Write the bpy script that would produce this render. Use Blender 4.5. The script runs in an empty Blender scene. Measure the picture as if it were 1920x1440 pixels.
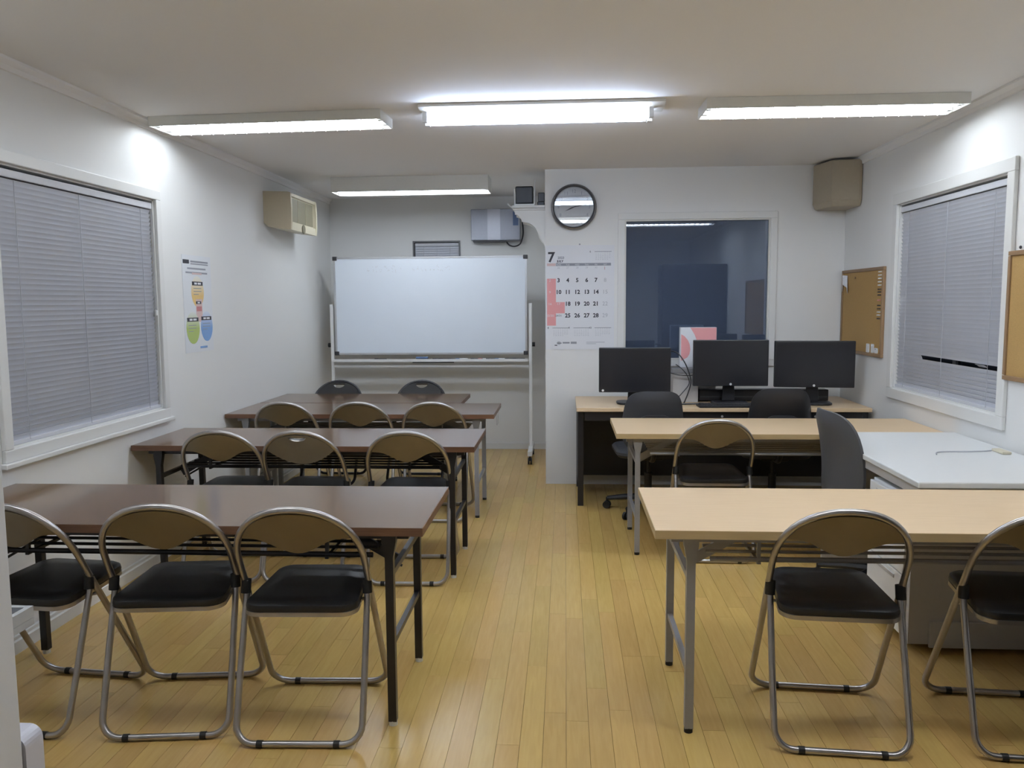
import bpy, bmesh, math, random
from mathutils import Vector, Matrix
random.seed(7)
S = bpy.context.scene
C = S.collection

# ------------------------------------------------------------------ camera
cam = bpy.data.cameras.new('camera')
cam.sensor_fit = 'HORIZONTAL'; cam.sensor_width = 36.0
cam.lens = 1525.5 / 1920 * 36.0
cam.clip_start = 0.02; cam.clip_end = 100
camo = bpy.data.objects.new('camera', cam); C.objects.link(camo)
YAW, PITCH, ROLL = math.radians(-3.735), math.radians(5.753), math.radians(-0.413)
_f = Vector((math.sin(YAW)*math.cos(PITCH), math.cos(YAW)*math.cos(PITCH), -math.sin(PITCH)))
_r = Vector((math.cos(YAW), -math.sin(YAW), 0)); _u = _r.cross(_f)
_r2 = _r*math.cos(ROLL) + _u*math.sin(ROLL); _u2 = -_r*math.sin(ROLL) + _u*math.cos(ROLL)
CAMP = Vector((0, 0, 1.43))
camo.matrix_world = Matrix(((_r2.x, _u2.x, -_f.x, CAMP.x), (_r2.y, _u2.y, -_f.y, CAMP.y), (_r2.z, _u2.z, -_f.z, CAMP.z), (0, 0, 0, 1)))
S.camera = camo

# ------------------------------------------------------------------ night outside, exposure
w = bpy.data.worlds.new('night'); S.world = w; w.use_nodes = True
w.node_tree.nodes['Background'].inputs[0].default_value = (0.01, 0.013, 0.02, 1)
w.node_tree.nodes['Background'].inputs[1].default_value = 0.1
S.view_settings.view_transform = 'Standard'; S.view_settings.look = 'None'
S.view_settings.gamma = 1.0; S.view_settings.use_curve_mapping = False
S.view_settings.exposure = 0.0
TROUGH_GLOW = {'left': 29.0, 'right': 37.0, 'back': 22.0, 'near': 19.0, 'near right': 40.0}   # radiance of the tubes in the trough fittings
BARE_GLOW = 36.0; BARE_NEAR = 26.0            # radiance of the tubes in the bare batten

# room dimensions (metres, camera stands at x=0, y=0)
XL, XR = -2.268, 2.095      # side walls
YB, YR = 7.85, 6.32         # alcove back wall, nearer back wall on the right
XA = -0.15                  # corner of the nearer back wall
YN = -1.3                   # wall behind the camera
H = 2.43

# ------------------------------------------------------------------ materials
MATS = {}
def nodes(name):
    m = bpy.data.materials.new(name); m.use_nodes = True
    nt = m.node_tree
    return m, nt, nt.nodes['Principled BSDF']
def setp(b, **k):
    for n, v in k.items():
        b.inputs[n.replace('_', ' ')].default_value = v
def mat(name, col, rough=0.5, metal=0.0, spec=0.5, bump=0.0, scale=60, var=0.0, coat=0.0):
    if name in MATS: return MATS[name]
    m, nt, b = nodes(name)
    setp(b, Base_Color=(*col, 1), Roughness=rough, Metallic=metal, Specular_IOR_Level=spec)
    if coat: setp(b, Coat_Weight=coat, Coat_Roughness=0.15)
    if bump or var:
        tc = nt.nodes.new('ShaderNodeTexCoord')
        no = nt.nodes.new('ShaderNodeTexNoise'); no.inputs['Scale'].default_value = scale; no.inputs['Detail'].default_value = 4
        nt.links.new(tc.outputs['Object'], no.inputs['Vector'])
        if var:
            mx = nt.nodes.new('ShaderNodeMix'); mx.data_type = 'RGBA'
            mx.inputs['A'].default_value = (*[c*(1-var) for c in col], 1); mx.inputs['B'].default_value = (*[min(1, c*(1+var)) for c in col], 1)
            nt.links.new(no.outputs['Fac'], mx.inputs['Factor']); nt.links.new(mx.outputs['Result'], b.inputs['Base Color'])
        if bump:
            bp = nt.nodes.new('ShaderNodeBump'); bp.inputs['Strength'].default_value = bump; bp.inputs['Distance'].default_value = 0.002
            nt.links.new(no.outputs['Fac'], bp.inputs['Height']); nt.links.new(bp.outputs['Normal'], b.inputs['Normal'])
    MATS[name] = m
    return m
def emit(name, col, strength):
    if name in MATS: return MATS[name]
    m, nt, b = nodes(name)
    setp(b, Base_Color=(0.8, 0.8, 0.8, 1), Emission_Color=(*col, 1), Emission_Strength=strength)
    MATS[name] = m
    return m
def wood(name, c1, c2, rough, stretch=(1.2, 14, 14), rnd=None, spec=0.5, coat=0.0):
    m, nt, b = nodes(name)
    tc = nt.nodes.new('ShaderNodeTexCoord'); mp = nt.nodes.new('ShaderNodeMapping')
    mp.inputs['Scale'].default_value = stretch
    no = nt.nodes.new('ShaderNodeTexNoise'); no.inputs['Scale'].default_value = 6; no.inputs['Detail'].default_value = 5
    no.inputs['Distortion'].default_value = 0.6
    nt.links.new(tc.outputs['Object'], mp.inputs['Vector'])
    src = mp.outputs['Vector']
    if rnd:
        g = nt.nodes.new('ShaderNodeObjectInfo' if rnd == 'object' else 'ShaderNodeNewGeometry')
        ro = g.outputs['Random' if rnd == 'object' else 'Random Per Island']
        ad = nt.nodes.new('ShaderNodeVectorMath'); ad.operation = 'ADD'
        ml = nt.nodes.new('ShaderNodeMath'); ml.operation = 'MULTIPLY'; ml.inputs[1].default_value = 37.0
        nt.links.new(ro, ml.inputs[0]); nt.links.new(src, ad.inputs[0]); nt.links.new(ml.outputs[0], ad.inputs[1]); src = ad.outputs[0]
    nt.links.new(src, no.inputs['Vector'])
    cr = nt.nodes.new('ShaderNodeValToRGB')
    cr.color_ramp.elements[0].position = 0.3; cr.color_ramp.elements[0].color = (*c1, 1)
    cr.color_ramp.elements[1].position = 0.7; cr.color_ramp.elements[1].color = (*c2, 1)
    nt.links.new(no.outputs['Fac'], cr.inputs[0])
    out = cr.outputs[0]
    if rnd:
        hs = nt.nodes.new('ShaderNodeHueSaturation')
        r1 = nt.nodes.new('ShaderNodeMapRange'); r1.inputs[3].default_value = 0.93; r1.inputs[4].default_value = 1.06
        r2 = nt.nodes.new('ShaderNodeMapRange'); r2.inputs[3].default_value = 0.493; r2.inputs[4].default_value = 0.504
        mm = nt.nodes.new('ShaderNodeMath'); mm.operation = 'MULTIPLY'; mm.inputs[1].default_value = 7.31
        fr = nt.nodes.new('ShaderNodeMath'); fr.operation = 'FRACT'
        nt.links.new(ro, mm.inputs[0]); nt.links.new(mm.outputs[0], fr.inputs[0])
        nt.links.new(ro, r1.inputs[0]); nt.links.new(fr.outputs[0], r2.inputs[0])
        nt.links.new(r1.outputs[0], hs.inputs['Value']); nt.links.new(r2.outputs[0], hs.inputs['Hue'])
        nt.links.new(out, hs.inputs['Color']); out = hs.outputs[0]
    nt.links.new(out, b.inputs['Base Color'])
    setp(b, Roughness=rough, Specular_IOR_Level=spec)
    if coat: setp(b, Coat_Weight=coat, Coat_Roughness=0.2)
    MATS[name] = m
    return m
def glass(name, tint, refl, dark, diffuse_mix=0.0):
    m = bpy.data.materials.new(name); m.use_nodes = True
    nt = m.node_tree; nt.nodes.clear()
    o = nt.nodes.new('ShaderNodeOutputMaterial'); t = nt.nodes.new('ShaderNodeBsdfTransparent'); g = nt.nodes.new('ShaderNodeBsdfGlossy')
    mx = nt.nodes.new('ShaderNodeMixShader'); lw = nt.nodes.new('ShaderNodeFresnel'); lw.inputs[0].default_value = refl
    t.inputs[0].default_value = (*tint, 1); g.inputs[0].default_value = (*dark, 1); g.inputs['Roughness'].default_value = 0.015
    nt.links.new(lw.outputs[0], mx.inputs[0])
    if diffuse_mix:
        df = nt.nodes.new('ShaderNodeBsdfDiffuse'); df.inputs[0].default_value = (0.30, 0.40, 0.62, 1); m2 = nt.nodes.new('ShaderNodeMixShader'); m2.inputs[0].default_value = diffuse_mix  # bluish diffuse colour mixed into the clear part of the glass
        nt.links.new(t.outputs[0], m2.inputs[1]); nt.links.new(df.outputs[0], m2.inputs[2]); nt.links.new(m2.outputs[0], mx.inputs[1])
    else: nt.links.new(t.outputs[0], mx.inputs[1])
    nt.links.new(g.outputs[0], mx.inputs[2]); nt.links.new(mx.outputs[0], o.inputs[0])
    MATS[name] = m
    return m
def gradient(name, top, bottom, z0, z1):
    m, nt, b = nodes(name)
    tc = nt.nodes.new('ShaderNodeTexCoord'); sx = nt.nodes.new('ShaderNodeSeparateXYZ'); mr = nt.nodes.new('ShaderNodeMapRange')
    mx = nt.nodes.new('ShaderNodeMix'); mx.data_type = 'RGBA'
    mr.inputs[1].default_value = z0; mr.inputs[2].default_value = z1
    mx.inputs['A'].default_value = (*bottom, 1); mx.inputs['B'].default_value = (*top, 1)
    nt.links.new(tc.outputs['Object'], sx.inputs[0]); nt.links.new(sx.outputs['Z'], mr.inputs[0]); nt.links.new(mr.outputs[0], mx.inputs['Factor'])
    nt.links.new(mx.outputs['Result'], b.inputs['Base Color']); setp(b, Roughness=0.5)
    MATS[name] = m
    return m

M_WALL = mat('wall_paper', (0.83, 0.83, 0.815), 0.75, bump=0.12, scale=300)
M_CEIL = mat('ceiling_paper', (0.88, 0.87, 0.86), 0.85, bump=0.15, scale=250)
M_TRIM = mat('white_trim', (0.78, 0.78, 0.76), 0.45, bump=0.03)
M_PLANK = wood('floor_wood', (0.53, 0.345, 0.108), (0.585, 0.39, 0.128), 0.24, (14, 1.0, 14), 'object')
M_PLANK2 = wood('floor_wood_far', (0.53, 0.345, 0.108), (0.585, 0.39, 0.128), 0.24, (14, 1.0, 14), 'island')
M_SUB = mat('floor_joint', (0.13, 0.075, 0.03), 0.7, var=0.1)
M_WALNUT = wood('walnut_laminate', (0.108, 0.056, 0.028), (0.165, 0.094, 0.048), 0.15, (1.0, 22, 22), spec=0.85)
M_WALNUTE = wood('walnut_edge', (0.12, 0.055, 0.028), (0.17, 0.085, 0.045), 0.4, (1.0, 22, 22))
M_MAPLE = wood('maple_laminate', (0.69, 0.50, 0.30), (0.75, 0.56, 0.355), 0.36, (1.0, 25, 25))
M_MAPLEE = wood('maple_edge', (0.50, 0.37, 0.19), (0.55, 0.41, 0.22), 0.4, (1.0, 25, 25))
M_BLACKP = mat('black_paint', (0.012, 0.011, 0.013), 0.35, var=0.1)
M_GREYP = mat('grey_paint', (0.30, 0.30, 0.31), 0.4, 0.2, var=0.06)
M_CHROME = mat('worn_chrome', (0.42, 0.40, 0.39), 0.30, 0.9, var=0.14, scale=25)
M_DARKTUBE = mat('black_tube', (0.03, 0.03, 0.035), 0.35, 0.3, var=0.1)
M_TAUPE = mat('taupe_shell', (0.205, 0.165, 0.105), 0.22, 0.35, var=0.18, scale=9)
M_GREYSHELL = mat('grey_shell', (0.20, 0.185, 0.165), 0.25, 0.35, var=0.12, scale=9)
M_VINYL = mat('black_vinyl', (0.012, 0.012, 0.013), 0.38, bump=0.1, scale=140, var=0.1)
M_RUBBER = mat('black_rubber', (0.01, 0.01, 0.01), 0.6, var=0.1)
M_WHITECAP = mat('white_cap', (0.7, 0.7, 0.66), 0.4, var=0.05)
M_SLAT = mat('blind_slat', (0.63, 0.65, 0.71), 0.38, 0.0, var=0.04, scale=8)
M_RAIL = mat('blind_rail', (0.60, 0.61, 0.65), 0.35, var=0.04)
M_CORD = mat('blind_cord', (0.45, 0.46, 0.5), 0.7, var=0.05)
M_NIGHT = glass('night_glass', (0.25, 0.28, 0.33), 2.0, (0.8, 0.88, 1.0), 0.2)
M_NIGHT2 = glass('side_window_glass', (0.2, 0.22, 0.26), 1.5, (0.8, 0.88, 1.0))
M_CLOCKGL = glass('clock_glass', (0.97, 0.97, 0.97), 1.5, (1, 1, 1))
M_ALU = mat('window_alu', (0.10, 0.10, 0.105), 0.4, 0.5, var=0.05)
M_FIXT = mat('fixture_enamel', (0.72, 0.71, 0.66), 0.4, var=0.03)
M_REFL = mat('reflector', (0.88, 0.88, 0.86), 0.3, var=0.02)
TUBES = {k: emit('lamp_tube_glow_'+k, (0.92, 1.0, 1.10), v) for k, v in TROUGH_GLOW.items()}
M_TUBEB = emit('lamp_tube_cool_glow', (0.79, 0.95, 1.26), BARE_GLOW)
M_TUBEN = emit('lamp_tube_near_glow', (0.94, 1.0, 1.08), BARE_NEAR)
M_WB = mat('whiteboard_enamel', (0.78, 0.84, 0.92), 0.14, var=0.02, scale=3)
M_WBFRAME = mat('whiteboard_frame', (0.55, 0.56, 0.58), 0.35, 0.6, var=0.05)
M_WHITEMETAL = mat('white_metal', (0.78, 0.78, 0.77), 0.35, var=0.03)
M_SMUDGE = mat('marker_smudge', (0.60, 0.62, 0.66), 0.4, var=0.05)
M_BLACKPL = mat('black_plastic', (0.014, 0.014, 0.017), 0.4, bump=0.05, scale=200, var=0.08)
M_SCREEN = mat('black_screen', (0.016, 0.016, 0.020), 0.28, var=0.05)
M_DKGREY = mat('dark_grey_plastic', (0.045, 0.045, 0.05), 0.42, var=0.1)
M_FABRIC = mat('charcoal_fabric', (0.040, 0.041, 0.046), 0.75, bump=0.2, scale=350, var=0.15)
M_GREYFAB = mat('grey_shell_plastic', (0.075, 0.077, 0.085), 0.5, bump=0.1, scale=250, var=0.08)
M_BEIGE = mat('beige_plastic', (0.50, 0.43, 0.30), 0.5, var=0.04)
M_CREAM = mat('cream_plastic', (0.66, 0.61, 0.47), 0.45, var=0.03)
M_GRILLE = mat('olive_grille', (0.24, 0.22, 0.15), 0.55, var=0.05)
M_TAN = mat('tan_box', (0.40, 0.345, 0.255), 0.55, bump=0.08, var=0.05)
M_PAPER = mat('paper', (0.80, 0.81, 0.84), 0.6, var=0.01)
M_INK = mat('ink_black', (0.03, 0.03, 0.04), 0.6, var=0.05)
M_INKG = mat('ink_grey', (0.30, 0.31, 0.35), 0.6, var=0.05)
M_INKLG = mat('ink_light_grey', (0.50, 0.51, 0.55), 0.6, var=0.05)
M_PINK = mat('print_pink', (0.80, 0.36, 0.36), 0.6, var=0.02)
M_RED = mat('print_red', (0.55, 0.22, 0.22), 0.6, var=0.02)
M_CORK = mat('cork', (0.40, 0.245, 0.085), 0.85, bump=0.4, scale=220, var=0.22)
M_CORKF = mat('cork_frame', (0.27, 0.165, 0.085), 0.5, var=0.12, scale=30)
M_GREYBOX = mat('grey_panel_box', (0.34, 0.36, 0.42), 0.35, 0.2, var=0.04)
M_GREYBOX2 = mat('grey_panel_band', (0.46, 0.48, 0.54), 0.3, 0.2, var=0.03)
M_BLUE = mat('blue_tag', (0.10, 0.16, 0.30), 0.5, var=0.05)
M_WHITEPL = mat('white_plastic', (0.78, 0.79, 0.80), 0.4, var=0.02)
M_DESKTOP = mat('white_laminate', (0.74, 0.755, 0.755), 0.42, var=0.015)
M_DESKGREY = mat('desk_grey', (0.50, 0.49, 0.48), 0.45, var=0.04)
M_DESKDK = mat('desk_shadow_gap', (0.12, 0.115, 0.115), 0.5, var=0.04)
M_CABWHITE = mat('cabinet_white', (0.66, 0.67, 0.69), 0.45, var=0.02)
M_CABGREY = mat('cabinet_tray_grey', (0.38, 0.39, 0.40), 0.4, var=0.03)
M_LILAC = mat('side_bin_white', (0.58, 0.58, 0.64), 0.45, var=0.02)
M_CLRIM = mat('clock_rim', (0.16, 0.16, 0.17), 0.3, 0.7, var=0.05)
M_CLFACE = mat('clock_face', (0.62, 0.62, 0.62), 0.5, var=0.02)
M_DARKWOOD = mat('dark_cabinet', (0.03, 0.028, 0.032), 0.5, var=0.1)
M_YEL = gradient('oval_yellow', (0.85, 0.83, 0.75), (0.80, 0.55, 0.20), 0.05, 0.16)
M_GRN = gradient('oval_green', (0.80, 0.82, 0.80), (0.42, 0.52, 0.15), -0.15, -0.05)
M_BLU = gradient('oval_blue', (0.72, 0.78, 0.88), (0.20, 0.36, 0.66), -0.15, -0.05)
M_PINKP = mat('poster_pink', (0.70, 0.52, 0.50), 0.6, var=0.03)
M_POSTER = mat('poster_paper', (0.79, 0.81, 0.84), 0.5, var=0.01)

# ------------------------------------------------------------------ mesh helpers
def nb(): return bmesh.new()
def box(bm, x0, x1, y0, y1, z0, z1):
    v = [bm.verts.new(p) for p in ((x0,y0,z0),(x1,y0,z0),(x1,y1,z0),(x0,y1,z0),(x0,y0,z1),(x1,y0,z1),(x1,y1,z1),(x0,y1,z1))]
    for f in ((0,3,2,1),(4,5,6,7),(0,1,5,4),(1,2,6,5),(2,3,7,6),(3,0,4,7)): bm.faces.new([v[i] for i in f])
    return bm
def bx(*a): return box(nb(), *a)
def obox(bm, p0, p1, wd, th, up=Vector((0,0,1))):
    """a bar from p0 to p1, width wd across, thickness th along up"""
    p0, p1 = Vector(p0), Vector(p1); d = (p1-p0).normalized(); s = d.cross(up).normalized(); u = s.cross(d)
    vs = []
    for p in (p0, p1):
        for a, b in ((-1,-1),(1,-1),(1,1),(-1,1)): vs.append(bm.verts.new(p + s*a*wd/2 + u*b*th/2))
    for f in ((0,3,2,1),(4,5,6,7),(0,1,5,4),(1,2,6,5),(2,3,7,6),(3,0,4,7)): bm.faces.new([vs[i] for i in f])
    return bm
def tube(bm, pts, r, seg=10, closed=False):
    pts = [Vector(p) for p in pts]; n = len(pts); rings = []
    prev = None
    for i, p in enumerate(pts):
        if closed: t = (pts[(i+1) % n] - pts[i-1]).normalized()
        else: t = (pts[min(i+1, n-1)] - pts[max(i-1, 0)]).normalized()
        if prev is None:
            a = Vector((0,0,1)) if abs(t.z) < 0.9 else Vector((1,0,0)); s = t.cross(a).normalized()
        else:
            s = (prev - t*prev.dot(t)).normalized()
        prev = s; u = t.cross(s)
        rr = r[i] if isinstance(r, (list, tuple)) else r
        rings.append([bm.verts.new(p + (s*math.cos(2*math.pi*k/seg) + u*math.sin(2*math.pi*k/seg))*rr) for k in range(seg)])
    m = n if closed else n-1
    for i in range(m):
        A, B = rings[i], rings[(i+1) % n]
        if closed and i == n-1:   # match twist
            off = min(range(seg), key=lambda o: (A[0].co-B[o].co).length)
        else: off = 0
        for k in range(seg): bm.faces.new([A[k], A[(k+1) % seg], B[(k+1+off) % seg], B[(k+off) % seg]])
    if not closed:
        bm.faces.new(rings[0][::-1]); bm.faces.new(rings[-1])
    return bm
def cyl(bm, p0, p1, r, seg=16, r2=None):
    return tube(bm, [p0, p1], [r, r if r2 is None else r2], seg)
def prism(bm, pts, fn, d0, d1):
    """outline pts (a,b) extruded from d0 to d1; fn(a,b,d) -> xyz"""
    A = [bm.verts.new(fn(a, b, d0)) for a, b in pts]; B = [bm.verts.new(fn(a, b, d1)) for a, b in pts]
    bm.faces.new(A[::-1]); bm.faces.new(B)
    n = len(pts)
    for i in range(n): bm.faces.new([A[i], A[(i+1) % n], B[(i+1) % n], B[i]])
    return bm
def lathe(bm, prof, fn=lambda x, y, z: (x, y, z), seg=24):
    """prof (r,h) around the local z axis"""
    rings = []
    for r, h in prof:
        rings.append([bm.verts.new(fn(r*math.cos(2*math.pi*k/seg), r*math.sin(2*math.pi*k/seg), h)) for k in range(seg)])
    for A, B in zip(rings, rings[1:]):
        for k in range(seg): bm.faces.new([A[k], A[(k+1) % seg], B[(k+1) % seg], B[k]])
    bm.faces.new(rings[0][::-1]); bm.faces.new(rings[-1])
    return bm
def rrect(w_, h_, r, n=5, cx=0, cy=0):
    o = []
    for sx, sy, a0 in ((1,1,0),(-1,1,90),(-1,-1,180),(1,-1,270)):
        for k in range(n+1):
            a = math.radians(a0 + 90*k/n); o.append((cx+sx*(w_/2-r)+r*math.cos(a), cy+sy*(h_/2-r)+r*math.sin(a)))
    return o
def spline(pts, n=6):
    P = [Vector(p) for p in pts]; o = []
    for i in range(len(P)-1):
        p0, p1, p2, p3 = P[max(i-1,0)], P[i], P[i+1], P[min(i+2,len(P)-1)]
        for k in range(n):
            t = k/n
            o.append(0.5*((2*p1)+(p2-p0)*t+(2*p0-5*p1+4*p2-p3)*t*t+(3*p1-p0-3*p2+p3)*t**3))
    o.append(P[-1]); return o
def mesh_of(name, bm, m, smooth=False):
    bmesh.ops.recalc_face_normals(bm, faces=bm.faces[:])
    me = bpy.data.meshes.new(name); bm.to_mesh(me); bm.free()
    if m: me.materials.append(m)
    if smooth:
        me.polygons.foreach_set('use_smooth', [True]*len(me.polygons))
        try: me.set_sharp_from_angle(angle=math.radians(40))
        except Exception: pass
    return me
def obj(name, bm, m, parent=None, smooth=False, bevel=0.0, loc=None, label=None):
    me = bm if isinstance(bm, bpy.types.Mesh) else mesh_of(name, bm, m, smooth)
    o = bpy.data.objects.new(name, me); C.objects.link(o)
    if parent: o.parent = parent
    if loc: o.location = loc
    if bevel:
        b = o.modifiers.new('bevel', 'BEVEL'); b.width = bevel; b.segments = 2; b.limit_method = 'ANGLE'
    if label: o['label'] = label
    return o
def tag(o, label, cat, group=None):
    o['label'] = label; o['category'] = cat
    if group: o['group'] = group
    return o
def thing(name, label, cat, loc=(0,0,0), rz=0, group=None):
    o = bpy.data.objects.new(name, None); C.objects.link(o); o.empty_display_size = 0.1
    o.location = loc; o.rotation_euler = (0, 0, rz)
    return tag(o, label, cat, group)
def struct(name, bm=None, m=None, parent=None, bevel=0.0):
    if bm is None:
        o = bpy.data.objects.new(name, None); C.objects.link(o)
    else: o = obj(name, bm, m, parent, bevel=bevel)
    o['kind'] = 'structure'
    return o
def dup(root, loc, rz, label):
    def cp(o, par):
        c = o.copy(); C.objects.link(c); c.parent = par
        for ch in kids[o.name]: cp(ch, c)
        return c
    kids = {}
    def scan(o):
        kids[o.name] = list(o.children)
        for ch in o.children: scan(ch)
    scan(root)
    r = cp(root, None); r.location = loc; r.rotation_euler = (0, 0, rz); r['label'] = label
    return r
def text(name, s, size, fn, m, parent, align='CENTER', depth=0.0004, line=1.0, bold=0.0):
    """flat lettering; fn(a,b,d): text right, up, out of the surface -> xyz"""
    cu = bpy.data.curves.new('t', 'FONT'); cu.body = s; cu.size = size; cu.align_x = align; cu.align_y = 'CENTER'; cu.space_line = line
    cu.resolution_u = 2; cu.offset = bold
    to = bpy.data.objects.new('t', cu); C.objects.link(to)
    dg = bpy.context.evaluated_depsgraph_get()
    me = bpy.data.meshes.new_from_object(to.evaluated_get(dg))
    bpy.data.objects.remove(to); bpy.data.curves.remove(cu)
    for v in me.vertices: v.co = fn(v.co.x, v.co.y, depth)
    me.name = name; me.materials.clear(); me.materials.append(m)
    o = bpy.data.objects.new(name, me); C.objects.link(o); o.parent = parent
    return o

# ------------------------------------------------------------------ the room
fl = struct('floor', bx(XL-0.1, XR+0.1, YN-0.1, YB+0.1, -0.12, -0.012), M_SUB)
# strip flooring, boards running away from the camera
PW, PL, GAP = 0.0757, 0.909, 0.0011
def proj(x, y, z=0.0):
    d = Vector((x, y, z)) - CAMP
    k = d.dot(_f)
    if k < 0.05: return None
    return 960+1525.5*d.dot(_r2)/k, 720-1525.5*d.dot(_u2)/k
pieces = []
x = XL + 0.001; ci = 0
while x < XR - 0.005:
    x1 = min(x+PW, XR-0.001)
    y = YN + 0.001 - random.random()*PL
    while y < YB:
        a, b_ = max(y, YN+0.001), min(y+PL, YB-0.001)
        xx1 = x1
        if b_ - a > 0.02 and not (x > XA+0.13 and a > YR+0.12):
            pieces.append((x, xx1, a, b_))
        y += PL
    x += PW; ci += 1
def vis(p):
    n = 0
    for k in range(5):
        q = proj((p[0]+p[1])/2, p[2]+(p[3]-p[2])*k/4)
        if q and 0 <= q[0] <= 1920 and 0 <= q[1] <= 1440: n += 1
    return n
def area(p):
    a, b_ = proj(p[0], (p[2]+p[3])/2), proj(p[1], (p[2]+p[3])/2); c, d = proj(p[0], p[2]), proj(p[0], p[3])
    return abs(b_[0]-a[0])*abs(d[1]-c[1])
seen = sorted([p for p in pieces if vis(p)], key=lambda p: -area(p)*vis(p))[:290]
seen_set = set(seen)
full = mesh_of('plank', bx(GAP/2, PW-GAP/2, GAP/2, PL-GAP/2, -0.0115, 0.0), M_PLANK)
for p in seen:
    if abs(p[3]-p[2]-PL) < 1e-6 and abs(p[1]-p[0]-PW) < 1e-6:
        o = obj('plank', full, None, fl, loc=(p[0], p[2], 0))
    else:
        o = obj('plank', bx(GAP/2, p[1]-p[0]-GAP/2, GAP/2, p[3]-p[2]-GAP/2, -0.0115, 0.0), M_PLANK, fl, loc=(p[0], p[2], 0))
bm = nb()
for p in pieces:
    if p not in seen_set: box(bm, p[0]+GAP/2, p[1]-GAP/2, p[2]+GAP/2, p[3]-GAP/2, -0.0115, 0.0)
o = obj('far_planks', bm, M_PLANK2, fl); o['kind'] = 'stuff'

struct('ceiling', bx(XL-0.1, XR+0.1, YN-0.1, YB+0.1, H, H+0.1), M_CEIL)
# left wall with its window opening
WL = (3.15, 4.43, 0.845, 2.005)
bm = nb()
box(bm, XL-0.12, XL, YN-0.1, WL[0], 0, H); box(bm, XL-0.12, XL, WL[1], YB+0.1, 0, H)
box(bm, XL-0.12, XL, WL[0], WL[1], 0, WL[2]); box(bm, XL-0.12, XL, WL[0], WL[1], WL[3], H)
struct('wall_left', bm, M_WALL)
WR = (4.045, 5.325, 0.868, 2.02)
bm = nb()
box(bm, XR, XR+0.12, YN-0.1, WR[0], 0, H); box(bm, XR, XR+0.12, WR[1], YR+0.12, 0, H)
box(bm, XR, XR+0.12, WR[0], WR[1], 0, WR[2]); box(bm, XR, XR+0.12, WR[0], WR[1], WR[3], H)
struct('wall_right', bm, M_WALL)
# alcove back wall with a small window behind the whiteboard
WS = (-1.46, -1.0, 1.42, 2.02)
bm = nb()
box(bm, XL, WS[0], YB, YB+0.12, 0, H); box(bm, WS[1], XA+0.12, YB, YB+0.12, 0, H)
box(bm, WS[0], WS[1], YB, YB+0.12, 0, WS[2]); box(bm, WS[0], WS[1], YB, YB+0.12, WS[3], H)
struct('wall_back', bm, M_WALL)
# nearer back wall on the right, with the dark window
WD = (0.455, 1.545, 0.98, 2.045)
bm = nb()
box(bm, XA, WD[0], YR, YR+0.12, 0, H); box(bm, WD[1], XR, YR, YR+0.12, 0, H)
box(bm, WD[0], WD[1], YR, YR+0.12, 0, WD[2]); box(bm, WD[0], WD[1], YR, YR+0.12, WD[3], H)
struct('wall_back_right', bm, M_WALL)
struct('wall_alcove', bx(XA, XA+0.12, YR+0.12, YB, 0, H), M_WALL)
struct('wall_rear', bx(XL, XR, YN-0.1, YN, 0, H), M_WALL)
# trims
def base(name, *a):
    bm = nb(); box(bm, *a); struct(name, bm, M_TRIM, bevel=0.003)
bm = nb(); prism(bm, [(0,0),(0.016,0),(0.016,0.052),(0.009,0.058),(0.009,0.072),(0,0.075)], lambda a, b, d: (XL+a, d, b), YN, YB)
struct('baseboard_left', bm, M_TRIM)
bm = nb(); prism(bm, [(0,0),(0.012,0),(0.012,0.055),(0,0.06)], lambda a, b, d: (XR-a, d, b), YN, YR); struct('baseboard_right', bm, M_TRIM)
bm = nb(); prism(bm, [(0,0),(0.012,0),(0.012,0.055),(0,0.06)], lambda a, b, d: (d, YB-a, b), XL+0.017, XA); struct('baseboard_back', bm, M_TRIM)
bm = nb(); prism(bm, [(0,0),(0.03,0),(0.03,-0.012),(0.014,-0.03),(0.010,-0.05),(0,-0.052)], lambda a, b, d: (XL+a, d, H+b), YN, YB); struct('trim_1', bm, M_CEIL)
bm = nb(); prism(bm, [(0,0),(0.03,0),(0.03,-0.012),(0.014,-0.03),(0.010,-0.05),(0,-0.052)], lambda a, b, d: (XR-a, d, H+b), YN, YR); struct('trim_2', bm, M_CEIL)

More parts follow.
